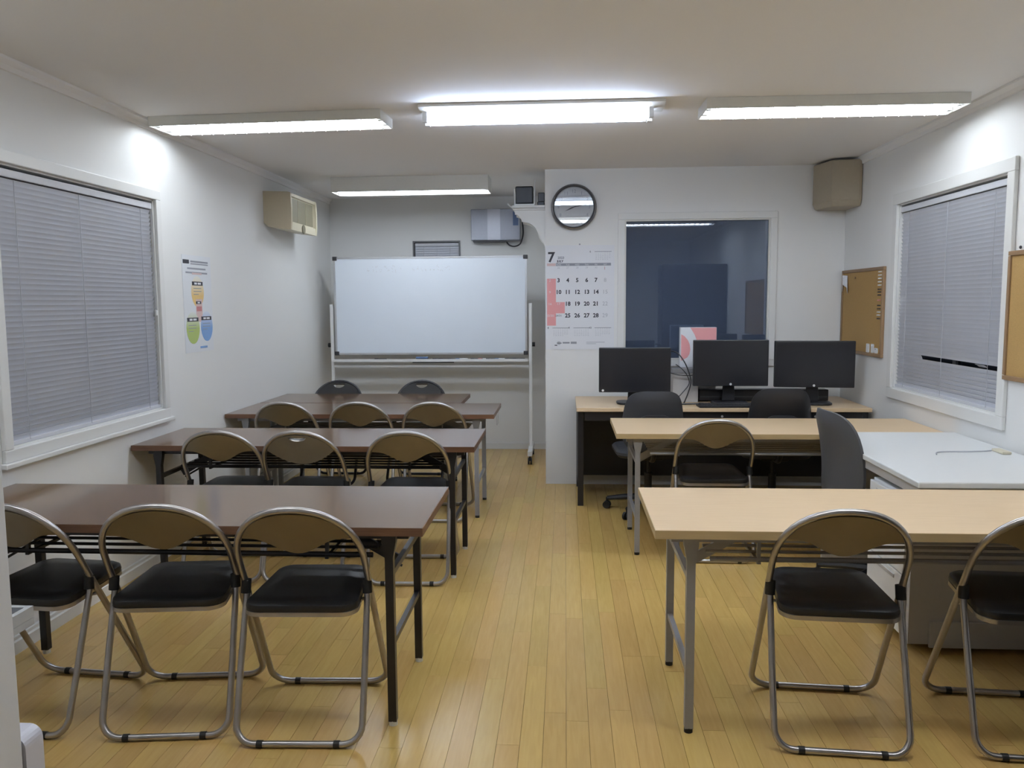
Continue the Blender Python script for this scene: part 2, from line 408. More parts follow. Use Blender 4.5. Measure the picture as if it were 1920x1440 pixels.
# windows in the side walls: white architrave, sill, aluminium sash and dark glass
def side_window(name, X, s, y0, y1, z0, z1, fw, sill):
    """s=+1: room lies towards +x"""
    root = struct(name)
    def sx(a, b): return (min(X+s*a, X+s*b), max(X+s*a, X+s*b))
    t = 0.02
    for nm, (ya, yb, za, zb) in (('frame_head', (y0-fw, y1+fw, z1, z1+fw)), ('frame_foot', (y0-fw, y1+fw, z0-fw, z0)),
                              ('frame_jamb', (y0-fw, y0, z0, z1)), ('frame_jamb', (y1, y1+fw, z0, z1))):
        bm = nb(); a, b_ = sx(0.0, t); box(bm, a, b_, ya, yb, za, zb); obj(nm, bm, M_TRIM, root, bevel=0.004)
    if sill:
        bm = nb(); a, b_ = sx(0.0, 0.034); box(bm, a, b_, y0-fw-0.02, y1+fw+0.02, z0-fw-0.022, z0-fw); obj('sill', bm, M_TRIM, root, bevel=0.004)
    bm = nb()
    a, b_ = sx(-0.115, 0.0)
    box(bm, a, b_, y0, y0+0.008, z0, z1); box(bm, a, b_, y1-0.008, y1, z0, z1); box(bm, a, b_, y0, y1, z0, z0+0.008); box(bm, a, b_, y0, y1, z1-0.008, z1)
    obj('reveal', bm, M_TRIM, root)
    bm = nb(); a, b_ = sx(-0.105, -0.075); ym = (y0+y1)/2
    for ya, yb in ((y0+0.008, y0+0.045), (ym-0.02, ym+0.02), (y1-0.045, y1-0.008)): box(bm, a, b_, ya, yb, z0+0.008, z1-0.008)
    for za, zb in ((z0+0.008, z0+0.045), (z1-0.045, z1-0.008)): box(bm, a, b_, y0+0.045, y1-0.045, za, zb)
    obj('sash', bm, M_ALU, root)
    for ya, yb in ((y0+0.045, ym-0.02), (ym+0.02, y1-0.045)):
        bm = nb(); a, b_ = sx(-0.093, -0.088); box(bm, a, b_, ya, yb, z0+0.045, z1-0.045); obj('pane', bm, M_NIGHT2, root)
side_window('window_1', XL, 1, *WL, 0.052, True)
side_window('window_2', XR, -1, *WR, 0.066, False)

def slat_bm(L, tilt, wd=0.026, nseg=1):
    """one curved slat along y, thin"""
    bm = nb(); prof = []
    n = 4
    for k in range(n+1):
        u = -wd/2 + wd*k/n; c = 0.0016*(1-(2*k/n-1)**2)
        prof.append((u, c))
    pts = prof + [(u, c-0.0005) for u, c in prof[::-1]]
    ct, st = math.cos(tilt), math.sin(tilt)
    prism(bm, pts, lambda a, b, d: (a*ct-b*st, d, a*st+b*ct), 0, L)
    return bm
def blind(label, X, s, y0, y1, z0, z1, gap=None, cords=(0.15, 0.5, 0.88), wand=None):
    root = thing('venetian_blind', label, 'blind', (X, y0, 0))
    L = y1-y0
    xo = -s*0.016
    obj('head_rail', bx(xo-0.014, xo+0.014, 0.002, L-0.002, z1-0.045, z1-0.012), M_RAIL, root, bevel=0.003)
    zt, zb = z1-0.05, z0+0.022
    n = int((zt-zb)/0.0222)
    full = mesh_of('slat', slat_bm(L-0.012, math.radians(66)*s), M_SLAT, True)
    short = None
    for k in range(n):
        z = zt - 0.012 - k*(zt-zb-0.020)/(n-1)
        if gap and abs(z-gap[0]) < 0.0112:
            o = obj('slat', mesh_of('slat', slat_bm(L-0.012-gap[1], math.radians(66)*s), M_SLAT, True), None, root, loc=(xo, 0.006+gap[1], z))
            o = obj('slat', mesh_of('slat', slat_bm(0.09, math.radians(35)*s), M_SLAT, True), None, root, loc=(xo, 0.006+0.16, z+0.002))
            continue
        obj('slat', full, None, root, loc=(xo, 0.006, z))
    obj('bottom_rail', bx(xo-0.011, xo+0.011, 0.004, L-0.004, zb-0.022, zb-0.004), M_RAIL, root, bevel=0.003)
    for c in cords:
        for e in (0.0125,):
            bm = nb(); cyl(bm, (xo+s*e, L*c, zb-0.01), (xo+s*e, L*c, zt), 0.0012, 6); obj('ladder_cord', bm, M_CORD, root)
    if wand:
        bm = nb(); cyl(bm, (xo+s*0.016, wand[0], wand[1]), (xo+s*0.016, wand[0], zt), 0.0012, 6); pc = obj('pull_cord', bm, M_CORD, root)
        obj('cord_tassel', bx(xo+s*0.016-0.006, xo+s*0.016+0.006, wand[0]-0.008, wand[0]+0.008, wand[1]-0.03, wand[1]), M_WHITEPL, pc, bevel=0.003)
    return root
blind('closed grey venetian blind in the window left of the walnut tables', XL, 1, WL[0]+0.01, WL[1]-0.01, WL[2]+0.008, WL[3]-0.008, cords=(0.10, 0.46, 0.90), wand=(WL[1]-WL[0]-0.035, 1.40))
blind('grey venetian blind with a dark gap between slats, in the right wall window', XR, -1, WR[0]+0.01, WR[1]-0.01, WR[2]+0.008, WR[3]-0.008, gap=(1.085, 0.9), cords=(0.10, 0.5, 0.9))

# dark window in the nearer back wall
root = struct('window_3')
x0, x1, z0, z1 = WD
fw = 0.05
for nm, a in (('frame_head', (x0-fw, x1+fw, YR-0.016, YR, z1, z1+fw)), ('frame_jamb', (x0-fw, x0, YR-0.016, YR, z0, z1)), ('frame_jamb', (x1, x1+fw, YR-0.016, YR, z0, z1)), ('frame_foot', (x0-fw, x1+fw, YR-0.016, YR, z0-fw, z0))):
    obj(nm, bx(*a), M_TRIM, root, bevel=0.003)
bm = nb()
box(bm, x0, x0+0.012, YR-0.004, YR+0.11, z0, z1); box(bm, x1-0.012, x1, YR-0.004, YR+0.11, z0, z1); box(bm, x0+0.012, x1-0.012, YR-0.004, YR+0.11, z1-0.012, z1); box(bm, x0+0.012, x1-0.012, YR-0.004, YR+0.11, z0, z0+0.012)
obj('reveal', bm, M_FIXT, root)
obj('pane', bx(x0+0.012, x1-0.012, YR+0.02, YR+0.026, z0+0.012, z1-0.012), M_NIGHT, root)
# small window in the alcove
root = struct('window_4')
x0, x1, z0, z1 = WS
bm = nb()
for a in ((x0, x0+0.014, z0, z1), (x1-0.014, x1, z0, z1)): box(bm, a[0], a[1], YB-0.008, YB+0.1, a[2], a[3])
for a in ((x0+0.014, x1-0.014, z1-0.014, z1), (x0+0.014, x1-0.014, z0, z0+0.014)): box(bm, a[0], a[1], YB-0.008, YB+0.1, a[2], a[3])
obj('frame', bm, M_ALU, root)
obj('pane', bx(x0+0.014, x1-0.014, YB+0.07, YB+0.076, z0+0.014, z1-0.014), M_NIGHT, root)
bl = thing('venetian_blind', 'small grey venetian blind peeking out above the whiteboard', 'blind', ((x0+x1)/2, YB+0.03, 0))
Wb = x1-x0-0.036
obj('head_rail', bx(-Wb/2, Wb/2, -0.014, 0.014, z1-0.05, z1-0.02), M_RAIL, bl, bevel=0.003)
bm = slat_bm(Wb, math.radians(-66)); bmesh.ops.rotate(bm, cent=(0,0,0), matrix=Matrix.Rotation(math.radians(-90), 3, 'Z'), verts=bm.verts)
sm = mesh_of('slat', bm, M_SLAT, True)
n = 24
for k in range(n): obj('slat', sm, None, bl, loc=(-Wb/2, 0, z1-0.06-0.022*k))
for c in (-0.3, 0, 0.3):
    bm = nb(); cyl(bm, (c*Wb, -0.0125, z1-0.06-0.022*n), (c*Wb, -0.0125, z1-0.03), 0.0012, 6); obj('ladder_cord', bm, M_CORD, bl)
obj('bottom_rail', bx(-Wb/2, Wb/2, -0.011, 0.011, z1-0.08-0.022*n, z1-0.062-0.022*n), M_RAIL, bl)

# ------------------------------------------------------------------ ceiling fittings
def trough(label, x0, x1, y0, y1, hgt, rz=0.0, tubem=None, blades=19):
    cx, cy = (x0+x1)/2, (y0+y1)/2; L, D = x1-x0, y1-y0
    r = thing('ceiling_light', label, 'ceiling light', (cx, cy, H), rz, 'trough ceiling lights')
    zb = -hgt
    bm = nb()
    box(bm, -L/2, L/2, -D/2, D/2, -0.008, -0.001)
    box(bm, -L/2, L/2, -D/2, -D/2+0.004, zb, -0.008); box(bm, -L/2, L/2, D/2-0.004, D/2, zb, -0.008)
    box(bm, -L/2, -L/2+0.004, -D/2+0.004, D/2-0.004, zb, -0.008); box(bm, L/2-0.004, L/2, -D/2+0.004, D/2-0.004, zb, -0.008)
    obj('housing', bm, M_FIXT, r)
    bm = nb(); zt = -0.012
    pts = [(-D/2+0.006, zb+0.004), (-D*0.36, zt-0.004), (0, zt-0.0), (D*0.36, zt-0.004), (D/2-0.006, zb+0.004)]
    pts2 = pts + [(a, b+0.002) for a, b in pts[::-1]]
    prism(bm, pts2, lambda a, b, d: (d, a, b), -L/2+0.006, L/2-0.006); obj('reflector', bm, M_REFL, r)
    for yy in (-D*0.22, D*0.22):
        bm = nb(); cyl(bm, (-L/2+0.035, yy, zb+0.022), (L/2-0.035, yy, zb+0.022), 0.0145, 12); t = obj('lamp_tube', bm, TUBES[tubem], r, True)
        for sgn in (-1, 1):
            obj('lamp_holder', bx(sgn*(L/2-0.022)-0.011, sgn*(L/2-0.022)+0.011, yy-0.014, yy+0.014, zb+0.006, zt-0.006), M_WHITEPL, t)
    if blades:
        bme = nb()
        prism(bme, [(-D/2+0.006, 0.010), (-D*0.25, 0.004), (D*0.2, 0.002), (D/2-0.006, -0.006), (D/2-0.006, 0.006), (-D/2+0.006, 0.018)], lambda a, b, d: (d, a, b), -0.0015, 0.0015)
        me = mesh_of('louver_blade', bme, M_REFL)
        for k in range(blades):
            obj('louver_blade', me, None, r, loc=(-L/2+0.05+(L-0.1)*k/(blades-1), 0, zb))
    return r
trough('white trough ceiling light near the left wall, above the walnut tables', -2.215, -0.945, 4.30, 4.55, 0.052, -0.045, 'left')
trough('white trough ceiling light by the right wall, above the light wood tables', 0.70, 1.97, 4.20, 4.45, 0.055, 0.01, 'right')
trough('deep white trough ceiling light in front of the whiteboard', -1.86, -0.60, 6.50, 6.76, 0.118, -0.01, 'back', blades=0)
trough('white trough ceiling light seen only as a reflection in the dark window', 0.62, 1.86, 2.10, 2.35, 0.055, 0.0, 'near right')
trough('white trough ceiling light added unseen above the nearest walnut table to balance the light', -2.20, -0.96, 2.10, 2.35, 0.055, 0.0, 'near')  # assumed fitting outside the view, added to balance the room's light
# bare battens in the middle
def batten(label, x, y, tm):
    r = thing('ceiling_light', label, 'ceiling light', (x, y, H))
    bm = nb(); prism(bm, [(-0.11, -0.001), (-0.11, -0.016), (-0.055, -0.030), (0.055, -0.030), (0.11, -0.016), (0.11, -0.001)], lambda a, b, d: (d, a, b), -0.62, 0.62); obj('housing', bm, M_FIXT, r)
    for yy in (-0.045, 0.045):
        bm = nb(); cyl(bm, (-0.575, yy, -0.062), (0.535, yy, -0.062), 0.0155, 14); t = obj('lamp_tube', bm, tm, r, True)
        for xx in (-0.595, 0.555): obj('lamp_holder', bx(xx-0.012, xx+0.012, yy-0.016, yy+0.016, -0.08, -0.018), M_WHITEPL, t)
batten('bare tube ceiling light glowing brightest in the middle of the room', -0.12, 4.30, M_TUBEB)
batten('bare tube ceiling light above the camera, seen only as a line in the clock glass', -0.10, 1.95, M_TUBEN)

# ------------------------------------------------------------------ folding tables
def table(label, x0, y0, Wt, D, top, edge, legm, capm, zlow, group, rz=0.0, zs=0.565):
    t = thing('folding_table', label, 'table', (x0+Wt/2, y0+D/2, 0), rz, group)
    Ht, T = 0.70, 0.028
    hx, hy = Wt/2, D/2
    tt = obj('tabletop', bx(-hx+0.002, hx-0.002, -hy+0.002, hy-0.002, Ht-T, Ht), top, t)
    bm = nb()
    box(bm, -hx, hx, -hy, -hy+0.002, Ht-T, Ht-0.0008); box(bm, -hx, hx, hy-0.002, hy, Ht-T, Ht-0.0008)
    box(bm, -hx, -hx+0.002, -hy+0.002, hy-0.002, Ht-T, Ht-0.0008); box(bm, hx-0.002, hx, -hy+0.002, hy-0.002, Ht-T, Ht-0.0008)
    obj('edge_band', bm, edge, tt)
    zt = Ht-T-0.001
    for s in (-1, 1):
        obj('rail', bx(-hx+0.06, hx-0.06, s*(hy-0.075)-0.012, s*(hy-0.075)+0.012, zt-0.026, zt), legm, t)
    lx, ly = hx-0.122, hy-0.052
    for sx in (-1, 1):
        for sy in (-1, 1):
            bm = nb(); box(bm, sx*lx-0.014, sx*lx+0.014, sy*ly-0.014, sy*ly+0.014, 0.016, zt)
            prism(bm, [(-0.024, zt-0.001), (-0.024, zt-0.03), (-0.014, zt-0.085), (0.014, zt-0.085), (0.024, zt-0.03), (0.024, zt-0.001)], lambda a, b, d: (sx*lx+a, d, b), sy*ly-0.0145, sy*ly+0.0145)
            l = obj('leg', bm, legm, t)
            bm = nb(); cyl(bm, (sx*lx, sy*ly, 0), (sx*lx, sy*ly, 0.017), 0.0145, 12); obj('foot_cap', bm, capm, l)
        for z in (zlow, 0.525):
            obj('cross_bar', bx(sx*lx-0.009, sx*lx+0.009, -ly+0.014, ly-0.014, z-0.010, z+0.010), legm, t)
        bm = nb(); obox(bm, (sx*(lx-0.012), -0.02, 0.50), (sx*(lx-0.29), -0.02, zt-0.012), 0.012, 0.036, Vector((0, 0, 1))); obj('folding_stay', bm, legm, t)
        bm = nb(); cyl(bm, (sx*(lx-0.012), 0.012, 0.47), (sx*(lx-0.33), 0.012, zt-0.02), 0.005, 8); obj('stay_rod', bm, legm, t)
        # shelf carrier
        bm = nb(); box(bm, sx*(hx-0.36)-0.006, sx*(hx-0.36)+0.006, -hy+0.13, hy-0.08, zs-0.014, zs-0.004)
        for yy in (-hy+0.14, hy-0.09): box(bm, sx*(hx-0.36)-0.006, sx*(hx-0.36)+0.006, yy-0.006, yy+0.006, zs-0.004, zt-0.02)
        obj('shelf_bracket', bm, legm, t)
    for k, (yy, rr) in enumerate(((-hy+0.14, 0.0095), (-hy+0.225, 0.006), (-hy+0.295, 0.006), (-hy+0.365, 0.006), (-hy+0.435, 0.006), (-hy+0.51, 0.0075))):
        bm = nb(); cyl(bm, (-hx+0.20, yy, zs), (hx-0.20, yy, zs), rr, 8); obj('shelf_rod', bm, legm, t, True)
    return t
G1, G2 = 'walnut folding tables', 'light wood folding tables'
table('walnut folding table with black legs, nearest the camera', -2.262, 2.56, 1.80, 0.60, M_WALNUT, M_WALNUTE, M_BLACKP, M_WHITECAP, 0.285, G1)
table('walnut folding table with black legs, second from the camera', -2.258, 4.05, 1.80, 0.60, M_WALNUT, M_WALNUTE, M_BLACKP, M_WHITECAP, 0.285, G1)
t3 = table('walnut folding table with grey legs, third from the camera', -2.262, 5.24, 1.80, 0.60, M_WALNUT, M_WALNUTE, M_GREYP, M_RUBBER, 0.23, G1)
obj('end_plate', bx(0.901, 0.906, -0.10, 0.02, 0.60, 0.672), M_DESKGREY, t3, label='pale plate hanging at the right end')
table('short walnut folding table in front of the whiteboard', -2.258, 5.855, 1.50, 0.60, M_WALNUT, M_WALNUTE, M_GREYP, M_RUBBER, 0.23, G1)
table('light wood folding table with grey legs, nearest the camera', 0.288, 2.565, 1.80, 0.61, M_MAPLE, M_MAPLEE, M_GREYP, M_RUBBER, 0.205, G2)
table('light wood folding table with grey legs, in front of the monitors', 0.285, 4.48, 1.80, 0.62, M_MAPLE, M_MAPLEE, M_GREYP, M_RUBBER, 0.205, G2)

# ------------------------------------------------------------------ folding chairs
VY, VZ, V0Y, V0Z = -0.5026, 0.8645, 0.245, 0.0125
def hp(u, v, d=0.0):
    """point in the tilted plane of the chair hoop; d = offset towards the rear/up side"""
    return Vector((u, V0Y + VY*v - VZ*d, V0Z + VZ*v - VY*d*-1))
def hoop_half(v):
    if v <= 0.66: return 0.2165 - 0.0085*min(v, 0.66)/0.66
    t = (v-0.66)/0.235
    return 0.208*math.sqrt(max(0.0, 1-t**2.3))
def hoop_path():
    R_ = 0.065; o = []
    # bottom bar, right corner, right side, arch, left side, left corner
    hb = hoop_half(0)
    o += [(-0.12, 0), (0.12, 0)]
    for k in range(7):
        a = -math.pi/2 + math.pi/2*k/6; o.append((hb-R_+R_*math.cos(a), R_+R_*math.sin(a)))
    for v in (0.25, 0.45, 0.62): o.append((hoop_half(v), v))
    n = 22
    for k in range(n+1):
        a = math.pi*k/n; c, s = math.cos(a), math.sin(a)
        o.append((0.208*abs(c)**0.92*(1 if c >= 0 else -1), 0.66+0.235*abs(s)**0.9))
    for v in (0.62, 0.45, 0.25): o.append((-hoop_half(v), v))
    for k in range(7):
        a = math.pi + math.pi/2*k/6; o.append((-hb+R_+R_*math.cos(a), R_+R_*math.sin(a)))
    return o
def strip(bm, us, lo, hi, th, bow, off, nv=4):
    """plate between curves lo(u) and hi(u) in the hoop plane, slightly bowed"""
    F, B = [], []
    for u in us:
        a, b_ = lo(u), hi(u); cf, cb = [], []
        for k in range(nv+1):
            v = a+(b_-a)*k/nv; d = off + bow*(1-(u/0.19)**2)
            cf.append(bm.verts.new(hp(u, v, d))); cb.append(bm.verts.new(hp(u, v, d-th)))
        F.append(cf); B.append(cb)
    n = len(us)
    for i in range(n-1):
        for k in range(nv):
            bm.faces.new([F[i][k], F[i+1][k], F[i+1][k+1], F[i][k+1]]); bm.faces.new([B[i][k], B[i][k+1], B[i+1][k+1], B[i+1][k]])
        bm.faces.new([F[i][0], B[i][0], B[i+1][0], F[i+1][0]]); bm.faces.new([F[i][nv], F[i+1][nv], B[i+1][nv], B[i][nv]])
    for i in (0, n-1):
        for k in range(nv): bm.faces.new([F[i][k], F[i][k+1], B[i][k+1], B[i][k]])
def back_plate(variant, th, off, inset=0.006, hw=0.047, hd=0.021):
    bm = nb()
    def top(u):   # under the arch
        r = min(1, abs(u)/0.208); c = r**(1/0.92)
        return 0.66+0.235*(math.sqrt(max(0, 1-c*c))**0.9) - 0.006 - inset*0.5
    ue = 0.186-inset
    if variant == 'lobe':
        def low(u):
            x = min(1, abs(u)/ue)
            return min(0.712 + 0.062*(0.5-0.5*math.cos(math.pi*min(1, x/0.80))) , top(u)-0.004)
        us = [-ue+2*ue*k/28 for k in range(29)]
        strip(bm, us, low, top, th, 0.008, off)
    else:
        ue = 0.178-inset
        def low(u):
            x = min(1, abs(u)/ue); return min(0.695 + 0.085*x**1.9, top(u)-0.003)
        ht = lambda u: 0.868
        hl = lambda u: 0.868 - hd*math.sqrt(max(0, 1-(u/hw)**2)) - 0.0005
        L = [-ue+(ue-hw)*k/10 for k in range(11)]
        strip(bm, L, low, top, th, 0.008, off); strip(bm, [-u for u in L[::-1]], low, top, th, 0.008, off)
        H_ = [-hw+2*hw*k/12 for k in range(13)]
        strip(bm, H_, low, hl, th, 0.008, off); strip(bm, H_, ht, top, th, 0.008, off, 1)
    bmesh.ops.remove_doubles(bm, verts=bm.verts, dist=0.0004)
    return bm
def make_chair(label, variant, tubem, shellm, hw=0.047, hd=0.021):
    t = thing('folding_chair', label, 'chair', group='folding chairs')
    bm = nb(); tube(bm, [hp(u, v) for u, v in hoop_path()], 0.0112, 10, True); obj('hoop_frame', bm, tubem, t, True)
    # rear U frame
    R_ = 0.06; P = []
    a0, a1 = Vector((0, -0.20, 0.0125)), Vector((0, -0.028, 0.492)); dv = (a1-a0).normalized(); Ln = (a1-a0).length
    def rp(u, v): return Vector((u, a0.y+dv.y*v, a0.z+dv.z*v))
    hb, ht = 0.206, 0.2035
    P.append(rp(-ht, Ln)); P.append(rp(-hb, 0.25))
    for k in range(7):
        a = math.pi + math.pi/2*k/6; P.append(rp(-hb+R_+R_*math.cos(a), R_+R_*math.sin(a)))
    for k in range(7):
        a = -math.pi/2 + math.pi/2*k/6; P.append(rp(hb-R_+R_*math.cos(a), R_+R_*math.sin(a)))
    P += [rp(hb, 0.25), rp(ht, Ln)]
    bm = nb(); tube(bm, P, 0.0108, 10); obj('rear_frame', bm, tubem, t, True)
    for sx in (-1, 1):   # joints and foot sleeves
        bm = nb(); cyl(bm, (sx*0.2055, -0.046, 0.462), (sx*0.2035, -0.040, 0.508), 0.0165, 12); obj('joint_cap', bm, M_RUBBER, t, True)
        bm = nb(); cyl(bm, (sx*0.125-0.010, 0.245, 0.0125), (sx*0.125+0.010, 0.245, 0.0125), 0.0124, 12); obj('foot_sleeve', bm, M_RUBBER, t, True)
        bm = nb(); cyl(bm, (sx*0.125-0.010, -0.20, 0.0125), (sx*0.125+0.010, -0.20, 0.0125), 0.0124, 12); obj('foot_sleeve', bm, M_RUBBER, t, True)
        bm = nb(); cyl(bm, (sx*0.175, -0.02, 0.428), (sx*0.214, 0.002, 0.432), 0.006, 8); obj('pivot', bm, tubem, t, True)
    # seat: padded, tapering to the front, on a metal rim
    out = []
    wr, wf, yr, yf, rr = 0.187, 0.168, -0.150, 0.225, 0.055
    for cx, cy, a0_ in ((wf-rr, yf-rr, 0), (-wf+rr, yf-rr, 90), (-wr+rr, yr+rr, 180), (wr-rr, yr+rr, 270)):
        for k in range(7):
            a = math.radians(a0_+15*k); out.append((cx+rr*math.cos(a), cy+rr*math.sin(a)))
    def sz(y): return 0.418 + 0.035*(y+0.15)
    bm = nb(); prism(bm, out, lambda a, b, d: (a, b, sz(b)+d), 0.0, 0.014); rim = obj('seat_rim', bm, tubem, t, True)
    bm = nb(); N = len(out); rings = []
    cxm, cym = 0, 0.035
    for sc, dz in ((0.985, 0.0145), (1.0, 0.024), (0.985, 0.036), (0.93, 0.043), (0.6, 0.045)):
        rings.append([bm.verts.new((cxm+(a-cxm)*sc, cym+(b-cym)*sc, sz(b)+dz)) for a, b in out])
    for A, B in zip(rings, rings[1:]):
        for k in range(N): bm.faces.new([A[k], A[(k+1) % N], B[(k+1) % N], B[k]])
    bm.faces.new(rings[0][::-1]); bm.faces.new(rings[-1]); obj('seat', bm, M_VINYL, t, True)
    bp = obj('backrest', back_plate(variant, 0.009, 0.004, 0.006, hw, hd), shellm, t, True)
    obj('back_pad', back_plate(variant, 0.012, -0.0055, 0.016, hw, hd), M_VINYL, bp, True)
    return t
SPOTS = {
 'lobe': [(-1.830, 2.672, -0.09, 'grey tube folding chair at the nearest walnut table, leftmost, cut off by the white cabinet'),
          (-1.340, 2.672, 0.115, 'grey tube folding chair at the nearest walnut table, middle of its row'),
          (-0.870, 2.650, 0.045, 'grey tube folding chair at the nearest walnut table, beside the aisle'),
          (-1.775, 4.162, 0.03, 'grey tube folding chair at the second walnut table, beside the blind window'),
          (-0.805, 4.162, 0.03, 'grey tube folding chair at the second walnut table, beside the aisle'),
          (-1.845, 5.352, 0.0, 'grey tube folding chair at the third walnut table, nearest the left wall'),
          (-1.345, 5.352, 0.0, 'grey tube folding chair at the third walnut table, middle of its row'),
          (-0.855, 5.352, 0.0, 'grey tube folding chair at the third walnut table, beside the aisle'),
          (0.885, 2.690, -0.07, 'grey tube folding chair at the nearest light wood table, beside the aisle'),
          (1.500, 2.680, -0.07, 'grey tube folding chair at the nearest light wood table, cut off by the right edge'),
          (0.825, 4.592, 0.0, 'grey tube folding chair at the light wood table in front of the monitors')],
 'hole': [(-1.345, 4.162, 0.0, 'folding chair with a handle hole in its grey backrest, at the second walnut table')],
 'dark': [(-1.862, 6.405, math.pi, 'black backed folding chair facing the camera behind the short table, left one'),
          (-1.172, 6.405, math.pi, 'black backed folding chair facing the camera behind the short table, right one')]}
for kind, args in (('lobe', ('lobe', M_CHROME, M_TAUPE)), ('hole', ('hole', M_CHROME, M_GREYSHELL)), ('dark', ('hole', M_DARKTUBE, M_DKGREY, 0.05, 0.036))):
    sp = SPOTS[kind]
    c0 = make_chair(sp[0][3], *args); c0.location = (sp[0][0], sp[0][1], 0); c0.rotation_euler = (0, 0, sp[0][2])
    for x_, y_, rz, lb in sp[1:]: dup(c0, (x_, y_, 0), rz, lb)

# ------------------------------------------------------------------ office chairs
def make_office_chair(label, loc, rz, back_m, seat_z=0.44, back=(0.42, 0.46, 0.50, 0.11), tilt=0.14, cover=True):
    t = thing('office_chair', label, 'chair', loc, rz, 'office chairs')
    bw, bh, zb, rr = back
    # backrest: bowed rounded plate, front faces +y
    bm = nb(); nu, nv = 14, 12; grid = {}
    yb = -0.21
    def sup(a, b):   # square grid -> rounded shape
        u, v = a, b
        k = max(abs(u), abs(v)) or 1; l = math.hypot(u, v) or 1
        f = (abs(u)**4.2+abs(v)**4.2)**(1/4.2) or 1
        return u*k/f, v*k/f
    for side in (0, 1):
        for i in range(nu+1):
            for j in range(nv+1):
                u, v = sup(2*i/nu-1, 2*j/nv-1)
                edge = max(abs(2*i/nu-1), abs(2*j/nv-1))
                th = 0.026*math.sqrt(max(0, 1-edge**5))+0.006
                wv = bw/2*(1.0 - 0.10*(v if v > 0 else 0) - 0.02*v)
                z = zb+bh/2+v*bh/2
                y = yb - tilt*(z-zb) + 0.06*u*u - 0.03*(v*v) + (th if side else -th)
                grid[side, i, j] = bm.verts.new((u*wv, y, z))
    for side in (0, 1):
        for i in range(nu):
            for j in range(nv):
                q = [grid[side, i, j], grid[side, i+1, j], grid[side, i+1, j+1], grid[side, i, j+1]]
                bm.faces.new(q)
    rim = [(i, 0) for i in range(nu)] + [(nu, j) for j in range(nv)] + [(i, nv) for i in range(nu, 0, -1)] + [(0, j) for j in range(nv, 0, -1)]
    for a, b_ in zip(rim, rim[1:]+rim[:1]): bm.faces.new([grid[0, *a], grid[0, *b_], grid[1, *b_], grid[1, *a]])
    bk = obj('backrest', bm, back_m, t, True)
    # raised rear cover on the back shell
    if cover:
     bm = nb(); prism(bm, rrect(0.22, 0.17, 0.06, 5, 0, 0), lambda a, b, d: (a, yb-tilt*(b+0.16)-0.034-d, zb+0.16+b), 0.0, 0.010); obj('back_cover', bm, M_DKGREY, bk, True)
    bm = nb()
    pts = rrect(0.46, 0.44, 0.10, 6)
    rings = []
    for sc, dz in ((0.93, -0.045), (1.0, -0.025), (1.0, -0.008), (0.93, 0.008), (0.5, 0.012)): rings.append([bm.verts.new((a*sc, b*sc+0.03, seat_z+dz)) for a, b in pts])
    N = len(pts)
    for A, B in zip(rings, rings[1:]):
        for k in range(N): bm.faces.new([A[k], A[(k+1) % N], B[(k+1) % N], B[k]])
    bm.faces.new(rings[0][::-1]); bm.faces.new(rings[-1]); obj('seat', bm, M_FABRIC, t, True)
    bm = nb(); tube(bm, spline([(0, 0.0, seat_z-0.06), (0, -0.17, seat_z-0.055), (0, -0.245, seat_z+0.01), (0, yb-(0.055 if cover else 0.02)-tilt*0.15, zb+(0.15 if cover else 0.05))], 6), 0.018, 8); obj('back_post', bm, M_BLACKPL, t, True)
    bm = nb(); box(bm, -0.09, 0.09, -0.08, 0.10, seat_z-0.075, seat_z-0.046); obj('tilt_mechanism', bm, M_BLACKPL, t, bevel=0.01)
    bm = nb(); cyl(bm, (0, 0, 0.10), (0, 0, 0.27), 0.026); cyl(bm, (0, 0, 0.26), (0, 0, seat_z-0.07), 0.016); obj('gas_column', bm, M_BLACKPL, t, True)
    bm = nb(); lathe(bm, [(0.03, 0.07), (0.045, 0.085), (0.045, 0.115), (0.03, 0.125)]); obj('base_hub', bm, M_BLACKPL, t, True)
    for k in range(5):
        a = 2*math.pi*k/5+0.3; d = Vector((math.cos(a), math.sin(a), 0))
        bm = nb(); tube(bm, [d*0.03+Vector((0, 0, 0.10)), d*0.16+Vector((0, 0, 0.09)), d*0.28+Vector((0, 0, 0.072))], [0.024, 0.02, 0.015], 8); lg = obj('base_leg', bm, M_BLACKPL, t, True)
        s = Vector((-d.y, d.x, 0)); c = d*0.285+Vector((0, 0, 0.026))
        bm = nb()
        for q in (-1, 1): cyl(bm, c+s*q*0.006, c+s*q*0.022, 0.0258, 14)
        cyl(bm, c+Vector((0, 0, 0.0)), c+Vector((0, 0, 0.052)), 0.007, 8)
        obj('caster', bm, M_RUBBER, lg, True)
    return t
make_office_chair('charcoal office chair with a square-topped back, at the black desk near the calendar', (0.565, 5.50, 0), 0.05, M_FABRIC, back=(0.40, 0.40, 0.455, 0.1))
make_office_chair('black office chair with a rounded back, in front of the two right monitors', (1.395, 5.50, 0), -0.05, M_BLACKPL, back=(0.40, 0.42, 0.455, 0.1))
make_office_chair('dark grey office chair turned sideways to the white desk', (1.543, 4.03, 0), math.radians(-86), M_GREYFAB, back=(0.43, 0.45, 0.45, 0.1), tilt=0.12, cover=False)

